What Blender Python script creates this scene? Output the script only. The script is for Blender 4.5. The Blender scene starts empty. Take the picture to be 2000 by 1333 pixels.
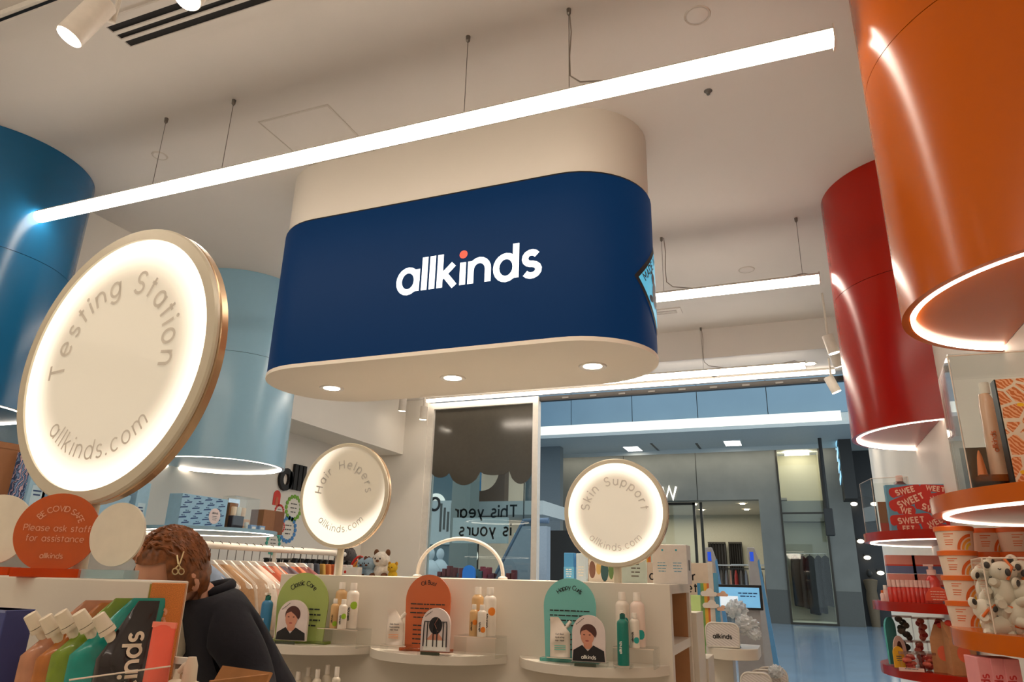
import bpy, math, random
from mathutils import Vector, Matrix
random.seed(7)
PI = math.pi
S = bpy.context.scene
COL = S.collection
# ------------------------------------------------------------------ camera
CAMR = ((0.931911, 0.361926, 0.023499), (-0.094605, 0.305121, -0.947603), (-0.350132, 0.880858, 0.318586))  # right, down, forward
FPX = 1364.9
CZ = 1.40
cd = bpy.data.cameras.new('camera'); cam = bpy.data.objects.new('camera', cd); COL.objects.link(cam)
cd.sensor_width = 36; cd.lens = 36 * FPX / 2000; cd.clip_start = .02; cd.clip_end = 200
r, d, w = CAMR
cam.matrix_world = Matrix(((r[0], -d[0], -w[0], 0), (r[1], -d[1], -w[1], 0), (r[2], -d[2], -w[2], CZ), (0, 0, 0, 1)))
S.camera = cam
def ray(px, py):
    a = (px - 1000) / FPX; b = (py - 666.5) / FPX
    return Vector([a * CAMR[0][i] + b * CAMR[1][i] + CAMR[2][i] for i in range(3)])
def at(px, py, X=None, Y=None, Z=None):
    """point of the room seen at a photo pixel, on a plane of known x, y or height"""
    q = ray(px, py)
    k = X / q.x if X is not None else Y / q.y if Y is not None else (Z - CZ) / q.z
    return Vector((q.x * k, q.y * k, q.z * k + CZ))
# ------------------------------------------------------------------ world, exposure
S.view_settings.view_transform = 'Standard'; S.view_settings.look = 'None'
S.view_settings.gamma = 1; S.view_settings.use_curve_mapping = False
S.view_settings.exposure = -0.04
W = bpy.data.worlds.new('mall_daylight'); S.world = W; W.use_nodes = True
W.node_tree.nodes['Background'].inputs[0].default_value = (.50, .60, .66, 1)
W.node_tree.nodes['Background'].inputs[1].default_value = 2.2
TUBE_E = 21
WARM = (1, .87, .73)
# ------------------------------------------------------------------ materials
def lin(c):
    return tuple(((x / 255) / 12.92 if x <= 10.3 else (((x / 255) + .055) / 1.055) ** 2.4) for x in c)
MATS = {}
def mat(key, rgb=None, rough=.5, metal=0, spec=.5, var=.04, scale=30, bump=0, emit=None, es=0, coat=0, trans=0, sub=0):
    if key in MATS: return MATS[key]
    m = bpy.data.materials.new(key); m.use_nodes = True; nt = m.node_tree; b = nt.nodes['Principled BSDF']
    c = lin(rgb)
    n = nt.nodes.new('ShaderNodeTexNoise'); n.inputs['Scale'].default_value = scale; n.inputs['Detail'].default_value = 3
    tc = nt.nodes.new('ShaderNodeTexCoord'); nt.links.new(tc.outputs['Object'], n.inputs['Vector'])
    rp = nt.nodes.new('ShaderNodeValToRGB')
    rp.color_ramp.elements[0].position = .3; rp.color_ramp.elements[1].position = .7
    rp.color_ramp.elements[0].color = tuple(x * (1 - var) for x in c) + (1,)
    rp.color_ramp.elements[1].color = tuple(min(1, x * (1 + var)) for x in c) + (1,)
    nt.links.new(n.outputs['Fac'], rp.inputs['Fac']); nt.links.new(rp.outputs['Color'], b.inputs['Base Color'])
    b.inputs['Roughness'].default_value = rough; b.inputs['Metallic'].default_value = metal
    b.inputs['Specular IOR Level'].default_value = spec; b.inputs['Coat Weight'].default_value = coat
    b.inputs['Transmission Weight'].default_value = trans; b.inputs['Coat Roughness'].default_value = .08
    if sub: b.inputs['Subsurface Weight'].default_value = sub; b.inputs['Subsurface Radius'].default_value = (.02, .008, .005)
    if emit: b.inputs['Emission Color'].default_value = tuple(emit) + (1,); b.inputs['Emission Strength'].default_value = es
    if bump:
        bp = nt.nodes.new('ShaderNodeBump'); bp.inputs['Strength'].default_value = bump; bp.inputs['Distance'].default_value = .01
        nt.links.new(n.outputs['Fac'], bp.inputs['Height']); nt.links.new(bp.outputs['Normal'], b.inputs['Normal'])
    MATS[key] = m; return m
def glassmat(key, tint=(1, 1, 1), refl=1.45, rough=.02, body=0, bodycol=(200, 200, 200)):
    """thin clear acrylic or glass: Fresnel reflection over a tinted clear body"""
    if key in MATS: return MATS[key]
    m = bpy.data.materials.new(key); m.use_nodes = True; nt = m.node_tree; nt.nodes.clear()
    o = nt.nodes.new('ShaderNodeOutputMaterial'); lw = nt.nodes.new('ShaderNodeLayerWeight'); pw = nt.nodes.new('ShaderNodeMath'); pw.operation = 'POWER'; pw.inputs[1].default_value = 4
    fr = nt.nodes.new('ShaderNodeMath'); fr.operation = 'MULTIPLY_ADD'; fr.inputs[1].default_value = .75; fr.inputs[2].default_value = ((refl - 1) / (refl + 1)) ** 2
    nt.links.new(lw.outputs['Facing'], pw.inputs[0]); nt.links.new(pw.outputs[0], fr.inputs[0])
    t = nt.nodes.new('ShaderNodeBsdfTransparent'); t.inputs['Color'].default_value = tuple(tint) + (1,)
    g = nt.nodes.new('ShaderNodeBsdfGlossy'); g.inputs['Roughness'].default_value = rough
    base = t.outputs[0]
    if body:
        df = nt.nodes.new('ShaderNodeBsdfDiffuse'); df.inputs['Color'].default_value = lin(bodycol) + (1,)
        mx0 = nt.nodes.new('ShaderNodeMixShader'); mx0.inputs[0].default_value = body
        nt.links.new(t.outputs[0], mx0.inputs[1]); nt.links.new(df.outputs[0], mx0.inputs[2]); base = mx0.outputs[0]
    mx = nt.nodes.new('ShaderNodeMixShader')
    nt.links.new(fr.outputs[0], mx.inputs[0]); nt.links.new(base, mx.inputs[1]); nt.links.new(g.outputs[0], mx.inputs[2])
    nt.links.new(mx.outputs[0], o.inputs['Surface']); MATS[key] = m; return m
def emis(key, col=None, s=1):
    if key in MATS: return MATS[key]
    return mat(key, (240, 238, 230), .5, emit=col, es=s, var=.01)
def stripemat(key, cols, scale, axis=0, rot=0, wob=0, rough=.5):
    """a repeated printed pattern of flat colours in bands that waver with noise"""
    if key in MATS: return MATS[key]
    m = bpy.data.materials.new(key); m.use_nodes = True; nt = m.node_tree; b = nt.nodes['Principled BSDF']; b.inputs['Roughness'].default_value = rough
    tc = nt.nodes.new('ShaderNodeTexCoord'); mp = nt.nodes.new('ShaderNodeMapping'); mp.inputs['Rotation'].default_value = (rot, rot, rot)
    wv = nt.nodes.new('ShaderNodeTexWave'); wv.bands_direction = 'XYZ'[axis]; wv.wave_profile = 'SAW'
    wv.inputs['Scale'].default_value = scale; wv.inputs['Distortion'].default_value = wob; wv.inputs['Detail'].default_value = 2; wv.inputs['Detail Scale'].default_value = 1.5
    rp = nt.nodes.new('ShaderNodeValToRGB'); rp.color_ramp.interpolation = 'CONSTANT'
    for i, c in enumerate(cols):
        e = rp.color_ramp.elements[i] if i < 2 else rp.color_ramp.elements.new(i / len(cols))
        e.position = i / len(cols); e.color = lin(c) + (1,)
    nt.links.new(tc.outputs['Object'], mp.inputs['Vector']); nt.links.new(mp.outputs['Vector'], wv.inputs['Vector'])
    nt.links.new(wv.outputs['Fac'], rp.inputs['Fac']); nt.links.new(rp.outputs['Color'], b.inputs['Base Color']); MATS[key] = m; return m
# ------------------------------------------------------------------ mesh helpers
class MB:
    def __init__(s): s.v = []; s.f = []
    def add(s, vs, fs):
        o = len(s.v); s.v += [tuple(p) for p in vs]; s.f += [tuple(i + o for i in q) for q in fs]; return s
    def box(s, x0, x1, y0, y1, z0, z1):
        return s.add([(x0, y0, z0), (x1, y0, z0), (x1, y1, z0), (x0, y1, z0), (x0, y0, z1), (x1, y0, z1), (x1, y1, z1), (x0, y1, z1)],
                     [(0, 3, 2, 1), (4, 5, 6, 7), (0, 1, 5, 4), (1, 2, 6, 5), (2, 3, 7, 6), (3, 0, 4, 7)])
    def prism(s, pts, d0, d1, fr=None):
        """outline in (u,v) extruded along n from d0 to d1"""
        o, u, v = fr if fr else (Vector(), Vector((1, 0, 0)), Vector((0, 0, 1)))
        o, u, v = Vector(o), Vector(u), Vector(v); n = u.cross(v); k = len(pts)
        vs = [o + u * a + v * b + n * d0 for a, b in pts] + [o + u * a + v * b + n * d1 for a, b in pts]
        fs = [tuple(reversed(range(k))), tuple(range(k, 2 * k))] + [(i, (i + 1) % k, k + (i + 1) % k, k + i) for i in range(k)]
        return s.add(vs, fs)
    def tube(s, pts, rad, n=8, closed=False, caps=True):
        pts = [Vector(p) for p in pts]; k = len(pts); rr = rad if isinstance(rad, (list, tuple)) else [rad] * k
        vs = []; ref = None
        for i, p in enumerate(pts):
            a = pts[(i - 1) % k] if (closed or i) else p; b = pts[(i + 1) % k] if (closed or i < k - 1) else p
            t = (b - a)
            t = t.normalized() if t.length > 1e-9 else Vector((0, 0, 1))
            if ref is None: ref = Vector((0, 0, 1)) if abs(t.z) < .9 else Vector((1, 0, 0))
            u = t.cross(ref)
            if u.length < 1e-6: u = t.orthogonal()
            u.normalize(); v = u.cross(t); ref = v
            vs += [p + (u * math.cos(2 * PI * j / n) + v * math.sin(2 * PI * j / n)) * rr[i] for j in range(n)]
        fs = []
        for i in range(k if closed else k - 1):
            i2 = (i + 1) % k
            fs += [(i * n + j, i * n + (j + 1) % n, i2 * n + (j + 1) % n, i2 * n + j) for j in range(n)]
        if caps and not closed: fs += [tuple(reversed(range(n))), tuple(range((k - 1) * n, k * n))]
        return s.add(vs, fs)
    def lathe(s, prof, n=24, c=(0, 0), a0=0, a1=2 * PI):
        full = abs(a1 - a0 - 2 * PI) < 1e-6; m = n if full else n + 1; vs = []; fs = []
        for j in range(m):
            a = a0 + (a1 - a0) * j / n
            vs += [(c[0] + r * math.cos(a), c[1] + r * math.sin(a), z) for r, z in prof]
        k = len(prof)
        for j in range(n):
            j2 = (j + 1) % m
            fs += [(j * k + i, j2 * k + i, j2 * k + i + 1, j * k + i + 1) for i in range(k - 1)]
        return s.add(vs, fs)
    def ell(s, c, rx, ry, rz, nu=14, nv=9, R=None, fn=None):
        vs = []; c = Vector(c)
        for i in range(nv + 1):
            th = PI * i / nv
            for j in range(nu):
                ph = 2 * PI * j / nu; q = Vector((math.sin(th) * math.cos(ph), math.sin(th) * math.sin(ph), math.cos(th)))
                k = fn(q) if fn else 1
                p = Vector((q.x * rx * k, q.y * ry * k, q.z * rz * k))
                vs.append(c + (R @ p if R else p))
        fs = [(i * nu + j, (i + 1) * nu + j, (i + 1) * nu + (j + 1) % nu, i * nu + (j + 1) % nu) for i in range(nv) for j in range(nu)]
        return s.add(vs, fs)
    def build(s, name, m, parent=None, smooth=None, loc=None, rot=None, bevel=0):
        me = bpy.data.meshes.new(name); me.from_pydata(s.v, [], s.f)
        if smooth is not None:
            me.polygons.foreach_set('use_smooth', [True] * len(me.polygons)); me.set_sharp_from_angle(angle=math.radians(smooth))
        me.update(); me.materials.append(m); o = bpy.data.objects.new(name, me); COL.objects.link(o)
        if parent: o.parent = parent
        if loc is not None: o.location = loc
        if rot is not None: o.rotation_euler = rot
        if bevel:
            b = o.modifiers.new('bevel', 'BEVEL'); b.width = bevel; b.segments = 3; b.limit_method = 'ANGLE'
        return o
def tag(o, label=None, cat=None, group=None, kind=None):
    if label: o['label'] = label
    if cat: o['category'] = cat
    if group: o['group'] = group
    if kind: o['kind'] = kind
    return o
def thing(name, label, cat, loc=(0, 0, 0), rz=0, group=None):
    o = bpy.data.objects.new(name, None); o.empty_display_size = .05; COL.objects.link(o)
    o.location = loc; o.rotation_euler = (0, 0, rz); return tag(o, label, cat, group)
def clone(o, parent=None, **kw):
    c = o.copy(); COL.objects.link(c); c.parent = parent
    for ch in list(o.children): clone(ch, c)
    for k, v in kw.items(): setattr(c, k, v) if k in ('location', 'rotation_euler', 'scale') else c.__setitem__(k, v)
    return c
def struct(o): o['kind'] = 'structure'; return o
def boxo(name, m, b, parent=None, bevel=0): return MB().box(*b).build(name, m, parent, bevel=bevel)
def arcp(cx, cy, rx, ry, a0, a1, n=12):
    return [(cx + rx * math.cos(math.radians(a0 + (a1 - a0) * i / n)), cy + ry * math.sin(math.radians(a0 + (a1 - a0) * i / n))) for i in range(n + 1)]
# ------------------------------------------------------------------ a geometric stroke alphabet
def ring(cx, cy=.5, rx=.42, ry=.5): return ('c', arcp(cx, cy, rx, ry, 0, 360, 20)[:-1])
def ln(*p): return ('o', list(p))
GL = {
 'a': [ring(.42), ln((.84, 0), (.84, 1))], 'b': [ln((0, 0), (0, 1.5)), ring(.42)], 'c': [('o', arcp(.42, .5, .42, .5, 48, 312))],
 'd': [ring(.42), ln((.84, 0), (.84, 1.5))], 'e': [('o', [(.03, .5), (.84, .5)]), ('o', arcp(.42, .5, .42, .5, 0, 312, 16))],
 'f': [ln((.5, 1.5), (.33, 1.46), (.22, 1.32), (.2, 1.1), (.2, 0)), ln((0, 1), (.5, 1))],
 'g': [ring(.42), ('o', [(.84, 1)] + arcp(.42, -.08, .42, .38, 0, -150))], 'h': [ln((0, 0), (0, 1.5)), ('o', arcp(.38, .58, .38, .42, 180, 0, 10) + [(.76, 0)])],
 'i': [ln((0, 0), (0, 1)), ('d', (0, 1.36))], 'k': [ln((0, 0), (0, 1.5)), ln((.02, .42), (.62, 1)), ln((.2, .6), (.68, 0))], 'l': [ln((0, 0), (0, 1.5))],
 'm': [ln((0, 0), (0, 1)), ('o', arcp(.33, .62, .33, .38, 180, 0, 10) + [(.66, 0)]), ('o', arcp(.99, .62, .33, .38, 180, 0, 10) + [(1.32, 0)])],
 'n': [ln((0, 0), (0, 1)), ('o', arcp(.38, .58, .38, .42, 180, 0, 10) + [(.76, 0)])], 'o': [ring(.42)],
 'p': [ln((0, -.45), (0, 1)), ring(.42)], 'r': [ln((0, 0), (0, 1)), ('o', arcp(.42, .55, .42, .45, 180, 85, 8))],
 's': [('o', arcp(.3, .75, .27, .25, 30, 262, 9) + arcp(.3, .25, .3, .25, 85, -150, 9))], 't': [ln((.22, 0), (.22, 1.36)), ln((0, 1), (.5, 1))],
 'u': [('o', [(0, 1)] + arcp(.38, .42, .38, .42, 180, 360, 10)), ln((.76, 0), (.76, 1))], 'v': [ln((0, 1), (.38, 0), (.76, 1))],
 'w': [ln((0, 1), (.3, 0), (.6, 1), (.9, 0), (1.2, 1))], 'x': [ln((0, 1), (.7, 0)), ln((0, 0), (.7, 1))], 'y': [ln((0, 1), (.38, 0)), ln((.76, 1), (.2, -.45))],
 'z': [ln((0, 1), (.65, 1), (0, 0), (.68, 0))], '.': [('d', (0, .07))], ' ': [],
 'A': [ln((0, 0), (.55, 1.42), (1.1, 0)), ln((.2, .45), (.9, .45))], 'B': [ln((0, 0), (0, 1.42)), ('o', [(0, 1.42), (.45, 1.42)] + arcp(.45, 1.09, .33, .33, 90, -90, 8) + [(0, .76)]), ('o', [(.45, .76)] + arcp(.48, .38, .38, .38, 90, -90, 8) + [(0, 0)])],
 'C': [('o', arcp(.65, .71, .65, .71, 45, 315, 16))], 'D': [('c', [(0, 0), (0, 1.42)] + arcp(.4, .71, .68, .71, 90, -90, 12))], 'E': [ln((.75, 1.42), (0, 1.42), (0, 0), (.75, 0)), ln((0, .73), (.65, .73))],
 'F': [ln((.75, 1.42), (0, 1.42), (0, 0)), ln((0, .73), (.62, .73))], 'H': [ln((0, 0), (0, 1.42)), ln((1, 0), (1, 1.42)), ln((0, .72), (1, .72))], 'I': [ln((0, 0), (0, 1.42))],
 'M': [ln((0, 0), (0, 1.42), (.6, .5), (1.2, 1.42), (1.2, 0))], 'N': [ln((0, 0), (0, 1.42), (.95, 0), (.95, 1.42))], 'O': [('c', arcp(.7, .71, .7, .71, 0, 360, 24)[:-1])],
 'P': [ln((0, 0), (0, 1.42)), ('o', [(0, 1.42), (.45, 1.42)] + arcp(.45, 1.04, .38, .38, 90, -90, 8) + [(0, .66)])], 'R': [ln((0, 0), (0, 1.42)), ('o', [(0, 1.42), (.45, 1.42)] + arcp(.45, 1.04, .38, .38, 90, -90, 8) + [(0, .66)]), ln((.42, .66), (.85, 0))], 'L': [ln((0, 1.42), (0, 0), (.72, 0))], 'S': [('o', arcp(.42, 1.05, .38, .37, 25, 262, 10) + arcp(.42, .36, .42, .36, 85, -150, 10))],
 'T': [ln((0, 1.42), (1, 1.42)), ln((.5, 0), (.5, 1.42))], 'U': [('o', [(0, 1.42)] + arcp(.45, .45, .45, .45, 180, 360, 10) + [(.9, 1.42)])], 'V': [ln((0, 1.42), (.55, 0), (1.1, 1.42))],
 'W': [ln((0, 1.42), (.4, 0), (.8, 1.42), (1.2, 0), (1.6, 1.42))], 'Q': [('c', arcp(.7, .71, .7, .71, 0, 360, 24)[:-1]), ln((.9, .4), (1.35, -.02))],
}
def gw(ch):
    if ch == ' ': return .38
    m = 0
    for k, p in GL[ch]:
        m = max(m, p[0] if k == 'd' else max(q[0] for q in p))
    return m
def strokes(closed, pts, t):
    """ribbon of width t about a centre line: list of quads in 2-D"""
    P = [Vector(p) for p in pts]; k = len(P); L = []; Rr = []
    for i in range(k):
        a = P[(i - 1) % k] if (closed or i) else None; b = P[(i + 1) % k] if (closed or i < k - 1) else None
        d1 = (P[i] - a).normalized() if a is not None else None; d2 = (b - P[i]).normalized() if b is not None else None
        if d1 is None: d1 = d2
        if d2 is None: d2 = d1
        n1 = Vector((-d1.y, d1.x)); n2 = Vector((-d2.y, d2.x)); n = n1 + n2
        n = n.normalized() if n.length > 1e-6 else n1
        s = t / 2 / max(.5, n.dot(n1)); L.append(P[i] + n * s); Rr.append(P[i] - n * s)
    return [(L[i], L[(i + 1) % k], Rr[(i + 1) % k], Rr[i]) for i in range(k if closed else k - 1)]
def text(parent, name, string, size, t, m, fr, arc=None, align='c', depth=0, mp=None, track=0, dotmat=None, label=None):
    """string in the stroke alphabet. fr=(origin,u,v); arc=(radius,mid_angle_deg,span_deg,inward) wraps it on a circle"""
    o, u, v = (Vector(q) for q in fr); n = u.cross(v); mb = MB(); dots = MB(); tt = t
    gap = tt + .15 + track
    ws = [gw(c) for c in string]; tot = sum(ws) + gap * (len(string) - 1)
    if arc:
        R, mid, span, inward = arc; need = math.radians(span) * R / size; gap += (need - tot) / max(1, len(string) - 1); tot = need
    x = -tot / 2 if align == 'c' or arc else 0 if align == 'l' else -tot
    words_ = []
    for ch, w_ in zip(string, ws):
        if ch == ' ' and mb.v: words_.append(mb); mb = MB()
        for kind, p in GL[ch]:
            polys = []
            if kind == 'd': polys = [[Vector(q) for q in arcp(p[0], p[1], tt * .68, tt * .68, 0, 360, 12)[:-1]]]
            else: polys = strokes(kind == 'c', p, tt)
            for q in polys:
                out = []
                for pt in q:
                    if arc:
                        s_ = -1 if inward else 1; th = math.radians(mid) - s_ * (x + w_ / 2) * size / R
                        rad = Vector((math.cos(th), math.sin(th))); tan = Vector((math.sin(th), -math.cos(th))) * s_
                        c2 = rad * R + tan * (pt.x - w_ / 2) * size + rad * s_ * pt.y * size
                    else: c2 = Vector(((x + pt.x) * size, pt.y * size))
                    out.append(c2)
                tgt = dots if (kind == 'd' and dotmat and ch == 'i') else mb
                if mp: tgt.add([mp(c.x, c.y) for c in out], [tuple(range(len(out)))])
                elif depth: tgt.prism([(c.x, c.y) for c in out], 0, depth, (o, u, v))
                else: tgt.add([o + u * c.x + v * c.y + n * .0008 for c in out], [tuple(range(len(out)))])
        x += w_ + gap
    for wb in words_: wb.build(name, m, parent)
    ob = mb.build(name, m, parent)
    if label: ob['label'] = label
    if dots.v: dots.build('letter_dot', dotmat, parent)
    return ob
def bars(parent, name, m, fr, n, wid, pitch, h, seed=1, align='c', fill=.95):
    """lines of print too small to read: rows of word-length dashes"""
    rnd = random.Random(seed); o, u, v = (Vector(q) for q in fr); nn = u.cross(v); mb = MB()
    for i in range(n):
        L = wid * (fill if i < n - 1 else fill * .8); x = -L / 2 if align == 'c' else 0; end = x + L
        while x < end - h:
            w_ = min(end - x, h * rnd.uniform(2, 6)); b = o + u * x - v * (i * pitch) + nn * .0008
            mb.add([b, b + u * w_, b + u * w_ + v * h, b + v * h], [(0, 1, 2, 3)]); x += w_ + h * .7
    return mb.build(name, m, parent)
EX, EY, EZ = Vector((1, 0, 0)), Vector((0, 1, 0)), Vector((0, 0, 1))
# shared colours
M_white = mat('white_paint', (222, 216, 206), .55, scale=3, var=.015)
M_ceil = mat('ceiling_paint', (214, 208, 202), .8, scale=2, var=.02)
M_lam = mat('white_laminate', (216, 207, 192), .35, scale=4, var=.015)
M_wmet = mat('white_metal', (218, 212, 202), .4)
M_black = mat('black_print', (22, 20, 22), .6)
M_dark = mat('dark_metal', (40, 38, 36), .4, metal=.6)
M_wire = mat('steel_wire', (120, 115, 108), .35, metal=.8)
M_ink = mat('grey_ink', (90, 88, 84), .6)
M_wink = mat('white_ink', (236, 232, 222), .6)
M_acr = glassmat('clear_acrylic', (.96, .97, .96), 1.35)
M_led = emis('led_strip', WARM, 9)
# ================================================================== the room
XL, XN, XR, YF, YB = -4.10, -4.55, .71, 7.05, -3.4
HC = 3.60
M_floor = mat('polished_floor', (128, 148, 166), .12, spec=.6, scale=1.2, var=.10)
struct(boxo('floor', mat('pale_terrazzo', (228, 222, 212), .35, scale=60, var=.06), (XN - .2, XR + .3, YB - .2, YF + .12, -.10, 0)))
struct(boxo('floor_mall', M_floor, (-26, 26, YF + .12, 40, -.10, 0)))
struct(boxo('ceiling', M_ceil, (XN - .2, XR + .3, YB - .2, 6.29, HC, HC + .15)))
struct(boxo('trim_1', M_ceil, (XN - .2, XR + .3, 6.29, 7.20, 3.32, HC + .15)))           # lowered soffit behind the shop front
struct(boxo('wall_left', M_white, (XN - .2, XN, YB - .2, YF + .1, 0, HC)))
struct(boxo('trim_2', M_white, (XN, XL, YB, YF - .04, 2.69, HC)))                        # wall bulkhead over the niche
struct(boxo('wall_return', M_white, (XN, -3.81, YF - .04, YF + .12, 0, 3.32)))
struct(boxo('wall_right', M_white, (XR, XR + .3, YB - .2, YF + .1, 0, HC)))
struct(boxo('wall_back', M_white, (XN - .2, XR + .3, YB - .2, YB, 0, HC)))
# shop window beside the entrance
win = struct(MB().box(-3.81, -3.735, YF - .03, YF + .06, 0, 3.27).box(-2.527, -2.465, YF - .03, YF + .06, 0, 3.27).box(-3.735, -2.527, YF - .03, YF + .06, 3.20, 3.27).box(-3.735, -2.527, YF - .03, YF + .06, 0, .12).build('window_1', M_wmet))
boxo('window_pane', glassmat('shop_glass', (.70, .75, .74), 1.5, .0), (-3.735, -2.527, YF + .01, YF + .02, .12, 3.20), win)
# dark cloud-edged vinyl on the upper glass
sc = [(-3.733, 3.198), (-3.733, 2.47)]
for c0, c1, lo in ((-3.733, -3.52, 2.42), (-3.52, -3.14, 2.33), (-3.14, -2.80, 2.43), (-2.80, -2.53, 2.33)):
    for i in range(1, 9):
        q = i / 8; sc.append((c0 + (c1 - c0) * q, 2.47 - math.sin(PI * q) ** .6 * (2.47 - lo)))
sc.append((-2.529, 3.198))
M_vinyl = mat('brown_vinyl', (74, 70, 62), .18, spec=.6)
MB().prism(sc, 0, .003, (Vector((0, YF + .008, 0)), EX, EZ)).build('vinyl_awning', M_vinyl, win)
for st, z in (('This year', 1.99), ('is yours', 1.80)):      # lettering for the mall side, so mirrored from in here
    text(win, 'window_lettering', st, .083, .24, M_black, (Vector((-3.07, YF + .026, z)), -EX, EZ))
# cove light strip along the head of the shop front, and the dark door track beyond it
led = thing('cove_light', 'long bright cove light strip along the head of the shop front', 'light', (0, YF - .10, 3.29))
boxo('diffuser', M_led, (-3.8, .50, -.016, .016, -.018, .012), led); boxo('housing', M_wmet, (-3.8, .50, -.022, .022, .012, .03), led)
tr = thing('door_track', 'dark sliding door track over the shop entrance', 'track', (0, YF + .02, 3.22))
boxo('rail', M_dark, (-2.46, .66, -.02, .04, 0, .05), tr)
for i in range(9): boxo('roller', M_ink, (-2.2 + i * .31, -2.13 + i * .31, -.026, -.02, .012, .03), tr)
# ------------------------------------------------------------------ ceiling fittings
M_tube = emis('tube_diffuser', WARM, TUBE_E)
def tube_light(label, y, x0, x1, wires, cable=None, z=3.17):
    t = thing('tube_light', label, 'light', (0, y, z), group='suspended tube lights')
    R_ = .033
    MB().tube([(x0, 0, 0), (x0 + .012, 0, 0), (x1 - .012, 0, 0), (x1, 0, 0)], [R_ * .75, R_, R_, R_ * .96], 20).build('diffuser', M_tube, t, smooth=50)
    hs_ = [(R_ * 1.06 * math.cos(a), R_ * 1.06 * math.sin(a)) for a in (math.radians(22 + 136 * i / 12) for i in range(13))] + [(R_ * 1.02 * math.cos(a), R_ * 1.02 * math.sin(a)) for a in (math.radians(158 - 136 * i / 12) for i in range(13))]
    MB().prism(hs_, x0 + .01, x1, (Vector(), EY, EZ)).build('top_housing', M_wmet, t, smooth=40)
    boxo('end_cap', M_wmet, (x1, x1 + .006, -R_, R_, -R_, R_), t)
    for x in wires:
        wv = MB().tube([(x, 0, R_), (x, 0, HC - z)], .0016, 5).build('suspension_wire', M_wire, t)
        MB().lathe([(0, HC - z), (.010, HC - z), (.009, HC - z - .022), (.004, HC - z - .03), (0, HC - z - .03)], 10, (x, 0)).build('wire_grip', M_wire, t)
    if cable:
        xs = cable
        MB().tube([(xs + .004, .01, HC - z), (xs + .012, .01, .32), (xs + .006, .005, .2), (xs + .01, 0, .10), (xs + .05, 0, .06), (xs + .12, 0, .045), (xs + .18, 0, R_)], .003, 6).build('power_cable', mat('grey_cable', (150, 140, 130), .6), t)
    MB().tube([(x1 - .05, 0, R_), (x1 - .08, 0, R_ + .012), (x1 - .17, 0, R_)], .003, 6).build('end_cable', MATS.get('grey_cable') or mat('grey_cable', (150, 140, 130), .6), t)
    return t
tube_light('nearest and longest white tube light hanging in front of the navy sign', 2.185, -3.63, .284, (-2.82, -2.38, -1.107, -.655), -.66)
tube_light('middle tube light hanging from ceiling behind the navy sign', 4.33, -3.2, .289, (-3.0, -2.0, -.65, .2), -.64)
tube_light('farthest tube light hanging before the lowered ceiling by the shop front', 6.24, -3.2, .223, (-3.0, -1.8, -.62), -.62)
tube_light('tube light overhead, behind the viewer, parallel to the others', .08, -3.63, .284, (-2.8, -.65))
tube_light('tube light farthest behind the viewer near the rear wall', -2.0, -3.63, .284, (-2.8, -.65))
M_slot = mat('vent_dark', (16, 14, 14), .8)
def vent(label, x0, x1, y0, y1, n):
    t = thing('ceiling_vent', label, 'vent', (x0, y0, HC)); L = x1 - x0; D = y1 - y0
    boxo('duct', M_slot, (.03, L - .03, .025, D - .025, -.004, -.001), t)
    MB().box(0, L, 0, .035, -.010, 0).box(0, L, D - .035, D, -.010, 0).box(0, .04, .035, D - .035, -.010, 0).box(L - .04, L, .035, D - .035, -.010, 0).build('frame', M_ceil, t)
    p = (D - .07) / n
    for i in range(1, n): boxo('blade', M_ceil, (.04, L - .04, .035 + i * p - .008, .035 + i * p + .006, -.012, -.001), t)
vent('large slotted air vent at the upper left of the ceiling', -2.585, -1.2, 1.565, 1.76, 3)
vent('small slotted air vent on the far ceiling right of the navy sign', -1.5, -.72, 5.66, 5.80, 3)
def cover(label, p, r=.05):
    t = thing('ceiling_cover', label, 'cover', (p.x, p.y, HC))
    MB().lathe([(0, -.004), (r * .92, -.004), (r, -.001), (r, 0)], 28).build('plate', M_ceil, t, smooth=40)
    MB().lathe([(r, -.003), (r + .006, -.005), (r + .009, 0)], 28).build('rim', mat('cover_rim', (194, 186, 176), .7), t, smooth=40)
cover('round flush ceiling cover behind the left tube wires', at(312, 304, Z=HC), .035)
cover('round flush ceiling cover near the top edge above the tube light', at(1362, 30, Z=HC), .045)
cover('round flush ceiling cover between the two right hand tube lights', at(1458, 527, Z=HC), .05)
t = thing('ceiling_sensor', 'tiny grey sprinkler head on the ceiling below the tube light end', 'sprinkler', at(1383, 178, Z=HC))
MB().lathe([(0, -.02), (.008, -.02), (.011, -.006), (.02, 0)], 12).build('head', M_ink, t, smooth=40)
t = thing('dome_sensor', 'small dark dome sensor on the lowered soffit over the entrance', 'sensor', at(1395, 737, Z=3.32))
MB().lathe([(0, -.03), (.022, -.022), (.03, 0)], 14).build('dome', M_dark, t, smooth=60); MB().lathe([(.03, -.006), (.042, 0)], 14).build('collar', M_ink, t)
p = at(640, 203, Z=HC)
t = thing('access_panel', 'flush square access panel in the ceiling above the tube light', 'panel', (p.x, p.y, HC))
boxo('hatch', M_ceil, (-.42, -.012, .012, .42, -.0015, 0), t); MB().box(-.432, 0, 0, .006, -.0025, 0).box(-.006, 0, .006, .43, -.0025, 0).box(-.432, 0, .424, .43, -.0025, 0).box(-.432, -.426, .006, .424, -.0025, 0).build('trim', mat('cover_rim'), t)
def downlight(label, p, r=.05, s=14):
    t = thing('recessed_downlight', label, 'light', p)
    MB().lathe([(r, -.001), (r * 1.35, -.006), (r * 1.4, 0)], 24).build('bezel', M_wmet, t, smooth=40)
    MB().lathe([(0, -.002), (r, -.002), (r, 0)], 24).build('lens', emis('downlight_lens', WARM, s), t)
downlight('round recessed downlight in the lowered soffit beside the red drum', at(1582, 711, Z=3.32), .045)
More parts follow.
